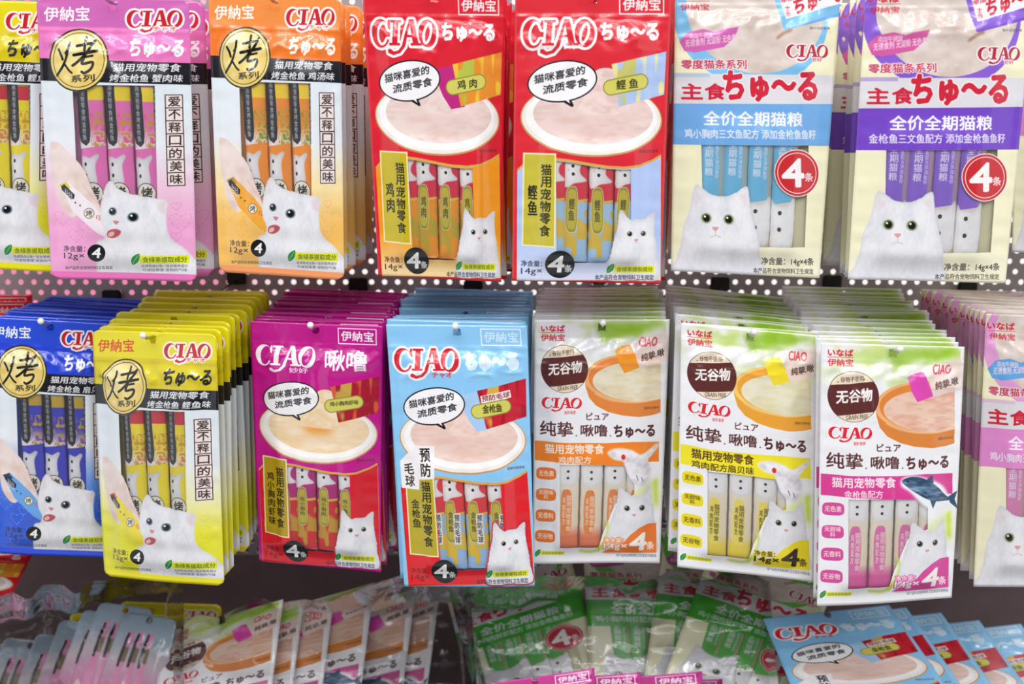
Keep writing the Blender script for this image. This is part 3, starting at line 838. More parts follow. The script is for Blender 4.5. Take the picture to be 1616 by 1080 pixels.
# ------------------------------------------------------------------ every printed design in the shop
DESIGNS = {
 'roast_pale': lambda: art_pale({}),
 's_roast_pale': lambda: stick_art('roast', dict(base='#E89AC4', cap2='#9A8A4A', bits='#7A6A4A')),
 'roast_pink': lambda: art_roast(dict(head='#E878BC', head2='#D06AB6', low1='#F0C6DC', low2='#EFA6D2', strip='#EC78BE', heart='#D86AAC', held='#F2E6EC', held2='#D8C84A', flav='蟹肉味')),
 'roast_orange': lambda: art_roast(dict(head='#F07A28', head2='#F39044', low1='#F6DFA6', low2='#F4BE62', strip='#FBA068', heart='#E89A50', held='#F0A83C', held2='#A8882E', flav='鸡汤味')),
 'roast_blue': lambda: art_roast(dict(head='#2446D6', head2='#2A50DC', low1='#6C96E6', low2='#3460D8', strip='#2A50E0', heart='#A8C0F0', held='#6AA6E8', held2='#2A3E6A', flav='扇贝味')),
 'roast_yellow': lambda: art_roast(dict(head='#D8C60A', head2='#EADC14', low1='#F0ECB0', low2='#E6E22C', strip='#F0E614', heart='#D8CC30', held='#F0DC3C', held2='#D8442C', flav='鲣鱼味', top='#D8402C', churu='#1C1A14', topo=None)),
 'plate_red': lambda: art_plate(dict(bg='#DC2032', style='outline', logo='#DC2032', cream='#F0DAD4', cream2='#E4C6BE', packet='#E9902E', pk_gold='#B8C04A', pk_gold2='#F2C23A', pk_left='#C0287E', low='#F29A1C', low2='#F8D9A0', f1='鸡 肉', f2='鸡肉', tcol='#5A3018', goldlab='#C8B41E')),
 'plate_bonito': lambda: art_plate(dict(bg='#DC2A38', style='outline', logo='#DC2A38', sub='チャオ', cream='#F0D8D2', cream2='#E2C2BA', packet='#AFC4EE', pk_gold='#C6C470', pk_gold2='#E4E0A0', low='#B2C6F2', low2='#D6DDF6', f1='鲣 鱼', f2='鲣鱼')),
 'plate_magenta': lambda: art_plate(dict(bg='#C4148C', style='white', logo='#C4148C', sub='妙好', churu2='啾噜', cream='#F0CFA2', cream2='#F6E2C6', core='#EC9A3E', packet='#A81830', pk_gold='#C8A046', pk_gold2='#D85A3A', low='#D81E2E', low2='#D81E2E', f1='鸡小胸肉虾味', f2='鸡小胸肉虾味', tcol='#6A1020', goldlab='#B89A22')),
 'plate_blue': lambda: art_plate(dict(bg='#8CC8F2', style='plain', logo='#D81E34', sub='チャオ', subcol='#D81E34', churu='#CFE6F8', churuo=('#EAF5FC', 3), boxcol='#CFE6F8', cream='#F0D6CC', cream2='#E6C0B2', packet='#C81E34', pk_gold='#D8B04A', pk_gold2='#A81828', pk_left='#A8CCF0', extra='预防毛球', low='#E01E2A', low2='#E01E2A', f1='金枪鱼', f2='金枪鱼', tcol='#7A1018', rim=('#C41430', 5), goldlab='#BBA828')),
 'staple_blue': lambda: art_staple(dict(c='#6FA9E2', ring='#7FC0EA', claim='#D566B4', sub='鸡小胸肉三文鱼配方 添加金枪鱼鱼籽')),
 'staple_purple': lambda: art_staple(dict(c='#7444C4', ring='#8A5CD0', claim='#D85CA4', sub='金枪鱼三文鱼配方 添加金枪鱼鱼籽')),
 'staple_pink': lambda: art_staple(dict(c='#E08ACA', ring='#E4A0D6', claim='#62A6E2', sub='鸡小胸肉三文鱼配方 添加金枪鱼鱼籽')),
 'staple_green': lambda: art_staple(dict(c='#3FB026', ring='#6CC04A', claim='#B84E94', sub='鸡小胸肉鲜虾配方 添加金枪鱼鱼籽')),
 'pure_orange': lambda: art_pure(dict(c='#F2862A', pill='#EE7A30', seed=2, bowl='#E8883E', bowl_hi='#F2B070', soup='#EAE2C8', soup2='#E2CFA8', tip='#F79A26', tip2='#FFC060', fish='bird', flav='鸡肉配方')),
 'pure_yellow': lambda: art_pure(dict(c='#F2E22A', pill='#EFDC22', seed=12, bowl='#F0A636', bowl_hi='#F8CC70', soup='#ECE6CC', soup2='#E4DAAA', tip='#F6E02A', tip2='#FFF080', fish='bird', flav='鸡肉配方扇贝味', fbox=(110, 160, 606, 222), bt='#4A3020', pt='#5A4A18', four='#3A2C20', wt='#3A2C20')),
 'pure_pink': lambda: art_pure(dict(c='#DA3E92', pill='#D8489C', seed=22, bowl='#E0863A', bowl_hi='#EFB078', soup='#EBC8B4', soup2='#DDA48C', tip='#E04AB0', tip2='#F090D0', fish='tuna', flav='金枪鱼配方', fbox=(200, 162, 500, 222))),
 's_roast_pink': lambda: stick_art('roast', dict(base='#E874BC', cap2='#F0D828', bits='#E06A8A')),
 's_roast_orange': lambda: stick_art('roast', dict(base='#F3922E', cap2='#F6D22E', bits='#8AA03A')),
 's_roast_blue': lambda: stick_art('roast', dict(base='#3A40C4', cap2='#C8A83A', bits='#8A5AA0')),
 's_roast_yellow': lambda: stick_art('roast', dict(base='#F0DC1E', cap2='#D0283A', bits='#E08A3A')),
 's_plate_red': lambda: stick_art('plate', dict(base='#F09A1E', top='#DC2A4C', gold='#C0A832', t='鸡肉')),
 's_plate_bonito': lambda: stick_art('plate', dict(base='#A8CCF0', top='#E03048', gold='#E2BE48', t='鲣鱼')),
 's_plate_magenta': lambda: stick_art('plate', dict(base='#D82430', top='#B8247E', gold='#C89A2E', t='鸡小胸肉')),
 's_plate_blue': lambda: stick_art('plate', dict(base='#9CC0EC', top='#E4343E', gold='#E8C030', t='金枪鱼', extra=True)),
 's_staple_blue': lambda: stick_art('staple', dict(base='#E4D8CC', c='#6CBCE2')),
 's_staple_purple': lambda: stick_art('staple', dict(base='#E4D8CC', c='#8A62D2')),
 's_staple_pink': lambda: stick_art('staple', dict(base='#E4D8CC', c='#E08ABC')),
 's_staple_green': lambda: stick_art('staple', dict(base='#E4D8CC', c='#52B840')),
 's_pure_orange': lambda: stick_art('pure', dict(base='#E6D8C0', c='#F08A3C', end='#E87A50')),
 's_pure_yellow': lambda: stick_art('pure', dict(base='#E6D8C0', c='#F4E45A', end='#F2DA3A', t='#5A4A20')),
 's_pure_pink': lambda: stick_art('pure', dict(base='#E6D8C0', c='#E472B4', end='#E05AA4')),
}
# ------------------------------------------------------------------ materials
def new_mat(name):
    m = bpy.data.materials.new(name)
    m.use_nodes = True
    nt = m.node_tree
    return m, nt, nt.nodes['Principled BSDF'], nt.nodes['Material Output']

def plain(name, col, rough=.5, metal=0.0, coat=0.0, noise=0.0, bump=0.0, scale=60.0):
    m, nt, p, o = new_mat(name)
    c = hexc(col)
    lin = np.where(c <= .04045, c / 12.92, ((c + .055) / 1.055) ** 2.4)
    p.inputs['Base Color'].default_value = (*lin, 1)
    p.inputs['Roughness'].default_value = rough
    p.inputs['Metallic'].default_value = metal
    p.inputs['Coat Weight'].default_value = coat
    tc = nt.nodes.new('ShaderNodeTexCoord')
    n = nt.nodes.new('ShaderNodeTexNoise'); n.inputs['Scale'].default_value = scale; n.inputs['Detail'].default_value = 4
    nt.links.new(tc.outputs['Object'], n.inputs['Vector'])
    if noise:
        r = nt.nodes.new('ShaderNodeMapRange')
        r.inputs['To Min'].default_value = 1 - noise; r.inputs['To Max'].default_value = 1 + noise * .4
        nt.links.new(n.outputs['Fac'], r.inputs['Value'])
        h = nt.nodes.new('ShaderNodeHueSaturation'); h.inputs['Color'].default_value = (*lin, 1)
        nt.links.new(r.outputs[0], h.inputs['Value']); nt.links.new(h.outputs[0], p.inputs['Base Color'])
    if bump:
        b = nt.nodes.new('ShaderNodeBump'); b.inputs['Strength'].default_value = bump; b.inputs['Distance'].default_value = .001
        nt.links.new(n.outputs['Fac'], b.inputs['Height']); nt.links.new(b.outputs[0], p.inputs['Normal'])
    return m

def crinkle(nt, scale=34.0, strength=.35, dist=.0012, seed=0.0):
    """fine folds of packaging film: creased voronoi ridges over soft noise"""
    tc = nt.nodes.new('ShaderNodeTexCoord')
    mp = nt.nodes.new('ShaderNodeMapping'); mp.inputs['Location'].default_value = (seed, seed * .7, 0)
    mp.inputs['Scale'].default_value = (1, 1, .55)
    nt.links.new(tc.outputs['Object'], mp.inputs['Vector'])
    no = nt.nodes.new('ShaderNodeTexNoise'); no.inputs['Scale'].default_value = scale; no.inputs['Detail'].default_value = 3; no.inputs['Distortion'].default_value = 1.2
    nt.links.new(mp.outputs[0], no.inputs['Vector'])
    vo = nt.nodes.new('ShaderNodeTexVoronoi'); vo.feature = 'SMOOTH_F1'; vo.inputs['Scale'].default_value = scale * 1.4
    nt.links.new(mp.outputs[0], vo.inputs['Vector'])
    ad = nt.nodes.new('ShaderNodeMath'); ad.operation = 'ADD'
    nt.links.new(no.outputs['Fac'], ad.inputs[0]); nt.links.new(vo.outputs['Distance'], ad.inputs[1])
    bu = nt.nodes.new('ShaderNodeBump'); bu.inputs['Strength'].default_value = strength; bu.inputs['Distance'].default_value = dist
    nt.links.new(ad.outputs[0], bu.inputs['Height'])
    return bu

def film_mat(name, img, rough=.27, crk=.3, seed=0.0):
    """printed laminate; where the print leaves the window open it is clear glossy film"""
    m, nt, p, o = new_mat(name)
    t = nt.nodes.new('ShaderNodeTexImage'); t.image = img; t.extension = 'EXTEND'
    nt.links.new(t.outputs['Color'], p.inputs['Base Color'])
    p.inputs['Roughness'].default_value = rough
    p.inputs['Coat Weight'].default_value = .6
    p.inputs['Coat Roughness'].default_value = .05
    bu = crinkle(nt, 34, crk, .0012, seed)
    nt.links.new(bu.outputs[0], p.inputs['Normal'])
    nt.links.new(bu.outputs[0], p.inputs['Coat Normal'])
    tr = nt.nodes.new('ShaderNodeBsdfTransparent'); tr.inputs[0].default_value = (1, 1, 1, 1)
    gl = nt.nodes.new('ShaderNodeBsdfGlossy'); gl.inputs['Roughness'].default_value = .12
    nt.links.new(bu.outputs[0], gl.inputs['Normal'])
    fr = nt.nodes.new('ShaderNodeFresnel'); fr.inputs['IOR'].default_value = 1.22
    nt.links.new(bu.outputs[0], fr.inputs['Normal'])
    mx = nt.nodes.new('ShaderNodeMixShader')
    nt.links.new(fr.outputs[0], mx.inputs[0]); nt.links.new(tr.outputs[0], mx.inputs[1]); nt.links.new(gl.outputs[0], mx.inputs[2])
    m2 = nt.nodes.new('ShaderNodeMixShader')
    nt.links.new(t.outputs['Alpha'], m2.inputs[0]); nt.links.new(mx.outputs[0], m2.inputs[1]); nt.links.new(p.outputs[0], m2.inputs[2])
    nt.links.new(m2.outputs[0], o.inputs['Surface'])
    return m

def stick_mat(name, img):
    m, nt, p, o = new_mat(name)
    t = nt.nodes.new('ShaderNodeTexImage'); t.image = img; t.extension = 'EXTEND'
    nt.links.new(t.outputs['Color'], p.inputs['Base Color'])
    p.inputs['Roughness'].default_value = .3
    bu = crinkle(nt, 70, .2, .0008)
    nt.links.new(bu.outputs[0], p.inputs['Normal'])
    return m

def clear_bag_mat(name, clear=.86, seed=0.0, ior=1.3):
    m, nt, p, o = new_mat(name)
    nt.nodes.remove(p)
    bu = crinkle(nt, 40, .6, .002, seed)
    tr = nt.nodes.new('ShaderNodeBsdfTransparent'); tr.inputs[0].default_value = (clear, clear, clear, 1)
    gl = nt.nodes.new('ShaderNodeBsdfGlossy'); gl.inputs['Roughness'].default_value = .13; gl.inputs['Color'].default_value = (.9, .9, .92, 1)
    nt.links.new(bu.outputs[0], gl.inputs['Normal'])
    fr = nt.nodes.new('ShaderNodeFresnel'); fr.inputs['IOR'].default_value = ior
    nt.links.new(bu.outputs[0], fr.inputs['Normal'])
    mx = nt.nodes.new('ShaderNodeMixShader')
    nt.links.new(fr.outputs[0], mx.inputs[0]); nt.links.new(tr.outputs[0], mx.inputs[1]); nt.links.new(gl.outputs[0], mx.inputs[2])
    nt.links.new(mx.outputs[0], o.inputs['Surface'])
    return m

M = {
    'panel': plain('perforated_panel_paint', '#A59CA2', .45, noise=.08),
    'white': plain('white_enamel', '#F2F0EE', .4),
    'rear': None,
    'dark': plain('dark_shelf_back', '#6E5A5C', .7, noise=.35, scale=18),
    'shelf': plain('dark_shelf_metal', '#3C383A', .5, noise=.15),
    'chrome': plain('hook_chrome', '#A8A8AA', .22, metal=1),
    'black': plain('black_hook_plastic', '#141414', .45),
    'ball': plain('white_hook_tip', '#F4F4F2', .3, coat=.5),
    'backfilm': plain('pouch_back_film', '#D2D4D8', .35, bump=.2),
}
# rear wall beyond the panel: white with a stretch of pink goods showing through the holes at the left
m, nt, p, o = new_mat('rear_wall_paint')
tc = nt.nodes.new('ShaderNodeTexCoord'); sx = nt.nodes.new('ShaderNodeSeparateXYZ'); nt.links.new(tc.outputs['Object'], sx.inputs[0])
no = nt.nodes.new('ShaderNodeTexNoise'); no.inputs['Scale'].default_value = 7; nt.links.new(tc.outputs['Object'], no.inputs['Vector'])
ad = nt.nodes.new('ShaderNodeMath'); ad.operation = 'MULTIPLY_ADD'; ad.inputs[1].default_value = .12; nt.links.new(no.outputs['Fac'], ad.inputs[0]); nt.links.new(sx.outputs['X'], ad.inputs[2])
rp = nt.nodes.new('ShaderNodeValToRGB'); rp.color_ramp.elements[0].position = .0; rp.color_ramp.elements[0].color = (.75, .22, .36, 1)
rp.color_ramp.elements[1].position = 1; rp.color_ramp.elements[1].color = (.86, .84, .8, 1)
mr = nt.nodes.new('ShaderNodeMapRange'); mr.inputs['From Min'].default_value = -.36; mr.inputs['From Max'].default_value = -.24
nt.links.new(ad.outputs[0], mr.inputs['Value']); nt.links.new(mr.outputs[0], rp.inputs[0]); nt.links.new(rp.outputs[0], p.inputs['Base Color'])
M['rear'] = m

FILM, STICK, ARTSIZE = {}, {}, {}
for i, (k, f) in enumerate(DESIGNS.items()):
    a = f()
    im = a.image('print_' + k)
    if k.startswith('s_'):
        STICK[k[2:]] = stick_mat('stick_wrapper_' + k[2:], im)
    else:
        FILM[k] = film_mat('pouch_film_' + k, im, rough=.3 if k.startswith('pure') or k.startswith('staple') else .24, crk={'roast': .3, 'plate': .34, 'staple': .3, 'pure': .18}[k.split('_')[0]], seed=i * 1.7)
    del a
BACKF = {k: plain('pouch_back_' + k, c, .35, bump=.2) for k, c in dict(roast_pale='#C8D0D8', roast_pink='#D88ABC', roast_orange='#E8A060', roast_blue='#2A48B8', roast_yellow='#C8B81C', plate_red='#C82838', plate_bonito='#C82838', plate_magenta='#A81A78', plate_blue='#5A9AD0',
    staple_blue='#E2DDB8', staple_purple='#E2DDB8', staple_pink='#E6D49A', staple_green='#D8D8B0', pure_orange='#DAD8D8', pure_yellow='#DAD8D8', pure_pink='#DAD8D8').items()}
# ------------------------------------------------------------------ the pouch: two films, sealed rims, four sticks inside
FAM = {   # header depth (v), hole (u, v), corner radius (m), stick windows: (u0, u1, vtop, vbot, slant), bulge
    'roast': dict(head=.115, hole=(.5, .028), rad=.006, st=[(.33, .18), (.51, .18), (.69, .17), (.80, .14)], v=(.27, .84), slant=.03, bulge=.0052),
    'plate': dict(head=.085, hole=(.5, .026), rad=.0, st=[(.27, .17), (.41, .17), (.58, .17), (.75, .17)], v=(.54, .925), slant=.01, bulge=.0055),
    'staple': dict(head=.075, hole=(.5, .024), rad=.0, st=[(.25, .165), (.40, .165), (.56, .165), (.72, .165)], v=(.50, .92), slant=.01, bulge=.005),
    'pure': dict(head=.06, hole=(.5, .03), rad=.0, st=[(.27, .175), (.45, .175), (.63, .175), (.80, .175)], v=(.56, .945), slant=-.01, bulge=.0045),
}

def quad3(corners, Ys):
    return [at(x, y, Y) for (x, y), Y in zip(corners, Ys)]

def env(u, v, head):
    s = np.clip(1 - np.abs(2 * u - 1) / .94, 0, 1)
    a = np.clip(s / .42, 0, 1); a = a * a * (3 - 2 * a)
    t = np.clip((v - head) / .07, 0, 1); t = t * t * (3 - 2 * t)
    b = np.clip((.978 - v) / .075, 0, 1); b = b * b * (3 - 2 * b)
    return a * t * b

def make_pouch_meshes(kind, q, seed=0, nu=40, nv=72, curl=0.0, bulge=None, wrinkle=1.0):
    """q = four corners in space (top left, top right, bottom right, bottom left). Meshes are relative to the hole."""
    fam = FAM[kind.split('_')[0]]
    TL, TR, BR, BL = [np.array(c) for c in q]
    W = np.linalg.norm(TR - TL); H = np.linalg.norm((BL + BR) / 2 - (TL + TR) / 2)
    n = np.cross(BL - TL, TR - TL); n /= np.linalg.norm(n)
    if n[1] > 0: n = -n                     # towards the aisle
    A = fam['bulge'] if bulge is None else bulge
    r = np.random.RandomState(seed)
    def base(u, v):
        return (TL[None] * ((1 - u) * (1 - v))[:, None] + TR[None] * (u * (1 - v))[:, None] + BL[None] * ((1 - u) * v)[:, None] + BR[None] * (u * v)[:, None])
    hu, hv = fam['hole']
    origin = base(np.array([hu]), np.array([hv]))[0]
    nh = max(6, int(nu * .4))
    us = np.concatenate([np.linspace(0, hu - .06, nh, endpoint=False), np.linspace(hu - .06, hu + .06, 9), np.linspace(1, hu + .06, nh, endpoint=False)[::-1]])
    nv2 = int(nv * .26)
    vs = np.concatenate([np.linspace(0, .07, 9, endpoint=False), np.linspace(.07, .22, nv2, endpoint=False), np.linspace(.22, 1, nv - nv2 - 8)])
    nu = len(us) - 1
    nv = len(vs) - 1
    V, U = np.meshgrid(vs, us, indexing='ij')
    U, V = U.ravel().copy(), V.ravel().copy()
    # rounded corners
    rad = fam['rad']
    for sgn in (0, 1):
        dv = (V if sgn == 0 else 1 - V) * H
        inset = np.where((dv < rad) & (rad > 0), rad - np.sqrt(np.maximum(rad ** 2 - (rad - np.minimum(dv, rad)) ** 2, 0)), 0) / W
        U = inset + U * (1 - 2 * inset)
    # hang hole: vertices near it are drawn onto its rim
    hr = .0032
    dx, dy = (U - hu) * W, (V - hv) * H
    d = np.hypot(dx, dy)
    inside = d < hr * .80
    ring = (d < hr * 1.35) & ~inside
    sc = np.where(ring, hr / np.maximum(d, 1e-6), 1)
    U = hu + dx * sc / W; V = hv + dy * sc / H
    E = env(U, V, fam['head'])
    ph = r.rand(12) * 6.28
    # puckers beside the side seals and below the header, long soft creases over the face
    side = np.clip(1 - np.minimum(U, 1 - U) / .22, 0, 1) * np.clip(np.minimum(U, 1 - U) / .03, 0, 1)
    pk = (np.sin(V * 62 + ph[0] + 3 * np.sin(V * 9 + ph[1])) * .5 + np.sin(V * 111 + ph[2]) * .3) * side
    hz = np.exp(-((V - fam['head'] - .045) / .035) ** 2) * np.clip(np.minimum(U, 1 - U) / .08, 0, 1)
    pk2 = (np.sin(U * 34 + ph[3] + 2.2 * np.sin(V * 40 + ph[4])) + .6 * np.sin(U * 71 + ph[5] + V * 30)) * hz
    cre = np.sin(U * 11 + V * 7 + ph[6]) * .35 + np.sin(V * 17 - U * 6 + ph[7]) * .25
    wr = wrinkle * (.00055 * pk + .0009 * pk2 + .0007 * cre * E)
    hh, ww = nv + 1, nu + 1
    kx, ky = nu / 40, nv / 72
    rn = (1 - np.abs(2 * vnoise(hh, ww, (9 * kx, 8 * ky), seed + 5) - 1)).ravel() ** 5 + .6 * (1 - np.abs(2 * vnoise(hh, ww, (4.5 * kx, 12 * ky), seed + 6) - 1)).ravel() ** 6
    top = np.clip((V - fam['head']) / .03, 0, 1) * np.clip((.42 - V) / .25, 0, 1) * np.clip(np.minimum(U, 1 - U) / .06, 0, 1)
    wr = wr + wrinkle * .0011 * rn * (top + .30 * E) + wrinkle * .0005 * np.exp(-((V - fam['head']) / .006) ** 2)
    # ridges where the film lies over the sticks
    v0, v1 = fam['v']
    rg = np.zeros_like(U)
    for uc, w in fam['st']:
        s = (U - (uc + fam['slant'] * (V - v0))) / (w / 2)
        rg = np.maximum(rg, np.sqrt(np.clip(1 - (s * .92) ** 2, 0, 1)))
    inb = np.clip((V - v0 + .06) / .06, 0, 1) * np.clip((v1 + .02 - V) / .04, 0, 1)
    z = E * (A * .72 + A * .42 * rg * inb + A * .1) + wr
    # slow bend of the whole bag
    bend = curl * (np.sin(V * 3.0 - .4) * .6 + (V ** 2) * .6 + .25 * np.sin(U * 3.3 + ph[8]))
    wav = .0012 * wrinkle * np.sin(U * 5 + ph[9]) * (V ** 3)
    P = base(U, V) + n[None] * (z + bend + wav)[:, None] - origin[None]
    Bk = base(U, V) + n[None] * (bend + wav - .0004 - E * A * .55)[:, None] - origin[None]
    UVc = np.stack([U, 1 - V], 1)
    idx = np.arange(len(U)).reshape(nv + 1, nu + 1)
    a, b, c, d4 = idx[:-1, :-1].ravel(), idx[1:, :-1].ravel(), idx[1:, 1:].ravel(), idx[:-1, 1:].ravel()
    F = np.stack([a, b, c, d4], 1)
    F = F[~(inside[F].any(1))]
    # orient towards the camera side
    nn = np.cross(P[F[0][1]] - P[F[0][0]], P[F[0][2]] - P[F[0][0]])
    if np.dot(nn, n) < 0: F = F[:, ::-1]
    # the sealed rim gives the front film its edge
    rim = np.concatenate([idx[0, :], idx[1:, -1], idx[-1, :-1][::-1], idx[1:-1, 0][::-1]])
    base_n = len(P)
    Pf = np.vstack([P, P[rim] - n * .0003])
    uvf = np.vstack([UVc, UVc[rim]])
    rf = []
    L = len(rim)
    for i in range(L):
        j = (i + 1) % L
        rf.append([rim[i], rim[j], base_n + j, base_n + i])
    front = mesh_from('front_film', Pf, F.tolist() + rf, [FILM[kind]], uvf)
    fl = [True] * len(F) + [False] * len(rf)
    front.polygons.foreach_set('use_smooth', fl)
    back = mesh_from('back_film', Bk, F[:, ::-1].tolist(), [BACKF[kind]], UVc)
    # sticks
    sticks = []
    ns, nl = 14, 22
    for k, (uc, w) in enumerate(fam['st']):
        vt = v0 - .05 + r.uniform(-.004, .004); vb = v1 - .0 + r.uniform(-.006, .006)
        T = np.linspace(0, 1, nl + 1)
        verts, uv = [], []
        for t in T:
            v = vt + (vb - vt) * t
            c0 = uc + fam['slant'] * (v - v0) + r.uniform(-.002, .002)
            full = min(1, t / .07, (1 - t) / .07); full = math.sin(full * math.pi / 2)
            hw = w / 2 * (.98 + .06 * (1 - full))
            for j in range(ns):
                ang = 2 * math.pi * j / ns
                su, sz = math.cos(ang), math.sin(ang)
                uu = c0 + hw * su
                e = float(env(np.array([uu]), np.array([v]), fam['head'])[0])
                th = A * .48 * full * e + .0001
                zz = A * .44 * e + th * sz * abs(sz) ** .2 + .0012 * wrinkle * math.sin(uu * 5 + ph[9]) * v ** 3 + float(curl * (math.sin(v * 3.0 - .4) * .6 + v * v * .6 + .25 * math.sin(uu * 3.3 + ph[8])))
                verts.append(base(np.array([uu]), np.array([v]))[0] + n * zz - origin)
                uv.append(((su + 1) / 2, 1 - t))
        fs = []
        for i in range(nl):
            for j in range(ns):
                j2 = (j + 1) % ns
                fs.append((i * ns + j, i * ns + j2, (i + 1) * ns + j2, (i + 1) * ns + j))
        fs.append(tuple(range(ns))); fs.append(tuple(range(nl * ns, nl * ns + ns))[::-1])
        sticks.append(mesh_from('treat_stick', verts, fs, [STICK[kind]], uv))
    return dict(front=front, back=back, sticks=sticks, origin=Vector(origin), n=Vector(n))

WORDS = {'roast_pale': 'pale pink', 'roast_pink': 'pink', 'roast_orange': 'orange', 'roast_blue': 'royal blue', 'roast_yellow': 'yellow', 'plate_red': 'red and orange', 'plate_bonito': 'red and pale blue', 'plate_magenta': 'magenta', 'plate_blue': 'light blue',
         'staple_blue': 'cream pouch with sky blue band', 'staple_purple': 'cream pouch with purple band', 'staple_pink': 'cream pouch with pink band', 'staple_green': 'cream pouch with green band', 'pure_orange': 'white and orange', 'pure_yellow': 'white and yellow', 'pure_pink': 'white and pink'}
ORD = ['front', 'second', 'third', 'fourth', 'fifth', 'sixth', 'seventh', 'eighth', 'ninth', 'tenth', 'eleventh', 'twelfth', 'thirteenth', 'fourteenth', 'fifteenth']

def place_pouch(S, loc, label, group, sticks=True, rot=None):
    t = empty('treat_pouch', loc)
    tag(t, label, 'cat treat', group)
    if rot: t.rotation_euler = rot
    mesh_obj('front_film', S['front'], t)
    mesh_obj('back_film', S['back'], t)
    if sticks:
        for s in S['sticks']: mesh_obj('treat_stick', s, t)
    return t

def tube(pts, rad, seg=10):
    """closed tube through points"""
    P = [Vector(p) for p in pts]
    vs, fs = [], []
    up = Vector((0, 0, 1))
    for i, p in enumerate(P):
        d = (P[min(i + 1, len(P) - 1)] - P[max(i - 1, 0)]).normalized()
        a = d.cross(up)
        if a.length < 1e-3: a = Vector((1, 0, 0))
        a.normalize(); b = a.cross(d).normalized()
        for k in range(seg):
            an = 2 * math.pi * k / seg
            vs.append(p + (a * math.cos(an) + b * math.sin(an)) * rad)
    for i in range(len(P) - 1):
        for k in range(seg):
            k2 = (k + 1) % seg
            fs.append((i * seg + k, i * seg + k2, (i + 1) * seg + k2, (i + 1) * seg + k))
    fs.append(tuple(range(seg))[::-1]); fs.append(tuple(range((len(P) - 1) * seg, len(P) * seg)))
    return vs, fs

def box_mesh(name, lo, hi, mat, bevel=.001):
    bm = bmesh.new()
    bmesh.ops.create_cube(bm, size=1)
    for v in bm.verts:
        v.co = Vector([(lo[i] + hi[i]) / 2 + v.co[i] * (hi[i] - lo[i]) for i in range(3)])
    if bevel: bmesh.ops.bevel(bm, geom=bm.edges[:], offset=bevel, segments=2, affect='EDGES')
    me = bpy.data.meshes.new(name); bm.to_mesh(me); bm.free()
    me.materials.append(mat)
    return me
# ------------------------------------------------------------------ the perforated panel, rear wall, lower back and shelf
WY = 1.225
def perforated():
    px, pz, hr, seg, th = .01255, .0101, .0028, 8, .0012
    x0, x1 = -.60, .60
    ztop, zbot = at(808, -60, WY).z, at(808, 880, WY).z
    nx = int((x1 - x0) / px); nz = int((ztop - zbot) / pz)
    vs, fs = [], []
    for j in range(nz):
        z = ztop - (j + .5) * pz
        off = px / 2 if j % 2 else 0
        for i in range(nx):
            x = x0 + (i + .5) * px + off
            b = len(vs)
            for k in range(seg):
                a = math.pi / 4 + 2 * math.pi * k / seg
                ca, sa = math.cos(a), math.sin(a)
                vs.append((x + hr * ca, 0, z + hr * sa))
            for k in range(seg):
                a = math.pi / 4 + 2 * math.pi * k / seg
                ca, sa = math.cos(a), math.sin(a)
                m = max(abs(ca), abs(sa))
                vs.append((x + px / 2 * ca / m, 0, z + pz / 2 * sa / m))
            for k in range(seg):
                a = math.pi / 4 + 2 * math.pi * k / seg
                vs.append((x + hr * math.cos(a), th, z + hr * math.sin(a)))
            for k in range(seg):
                k2 = (k + 1) % seg
                fs.append((b + k, b + k2, b + seg + k2, b + seg + k))
                fs.append((b + k, b + 2 * seg + k, b + 2 * seg + k2, b + k2))
    me = mesh_from('wall_back', vs, fs, [M['panel']], smooth=False)
    o = mesh_obj('wall_back', me, None, (0, WY, 0))
    tag(o, kind='structure', label='grey perforated metal display panel with rows of round holes')
    return ztop, zbot
ZT, ZB = perforated()
o = mesh_obj('wall_rear', box_mesh('wall_rear', (-1.1, 1.76, -.95), (1.1, 1.78, .6), M['rear'], 0)); tag(o, kind='structure', label='pale lit wall beyond the perforated panel')
o = mesh_obj('trim_lower_back', box_mesh('trim_lower_back', (-.8, 1.36, -.80), (.8, 1.38, ZB + .06), M['dark'], .001)); tag(o, kind='structure', label='dark brown backing below the perforated panel')
o = mesh_obj('trim_shelf', box_mesh('trim_shelf', (-.8, .70, -.80), (.8, 1.38, -.775), M['shelf'], .002)); tag(o, kind='structure', label='dark metal shelf under the bagged pouches')

# the aisle in front of the shelf, which the glossy films mirror
o = mesh_obj('floor', box_mesh('floor', (-3, -3.2, -1.42), (3, 1.7, -1.40), plain('pale_floor_tile', '#B8B4AE', .3, noise=.1, scale=4), 0)); tag(o, kind='structure', label='pale tiled aisle floor')
o = mesh_obj('wall_front', box_mesh('wall_front', (-3, -3.3, -1.40), (3, -3.2, .75), plain('opposite_shelving', '#6A5E5C', .6, noise=.6, scale=6), 0)); tag(o, kind='structure', label='muted shelving across the aisle')

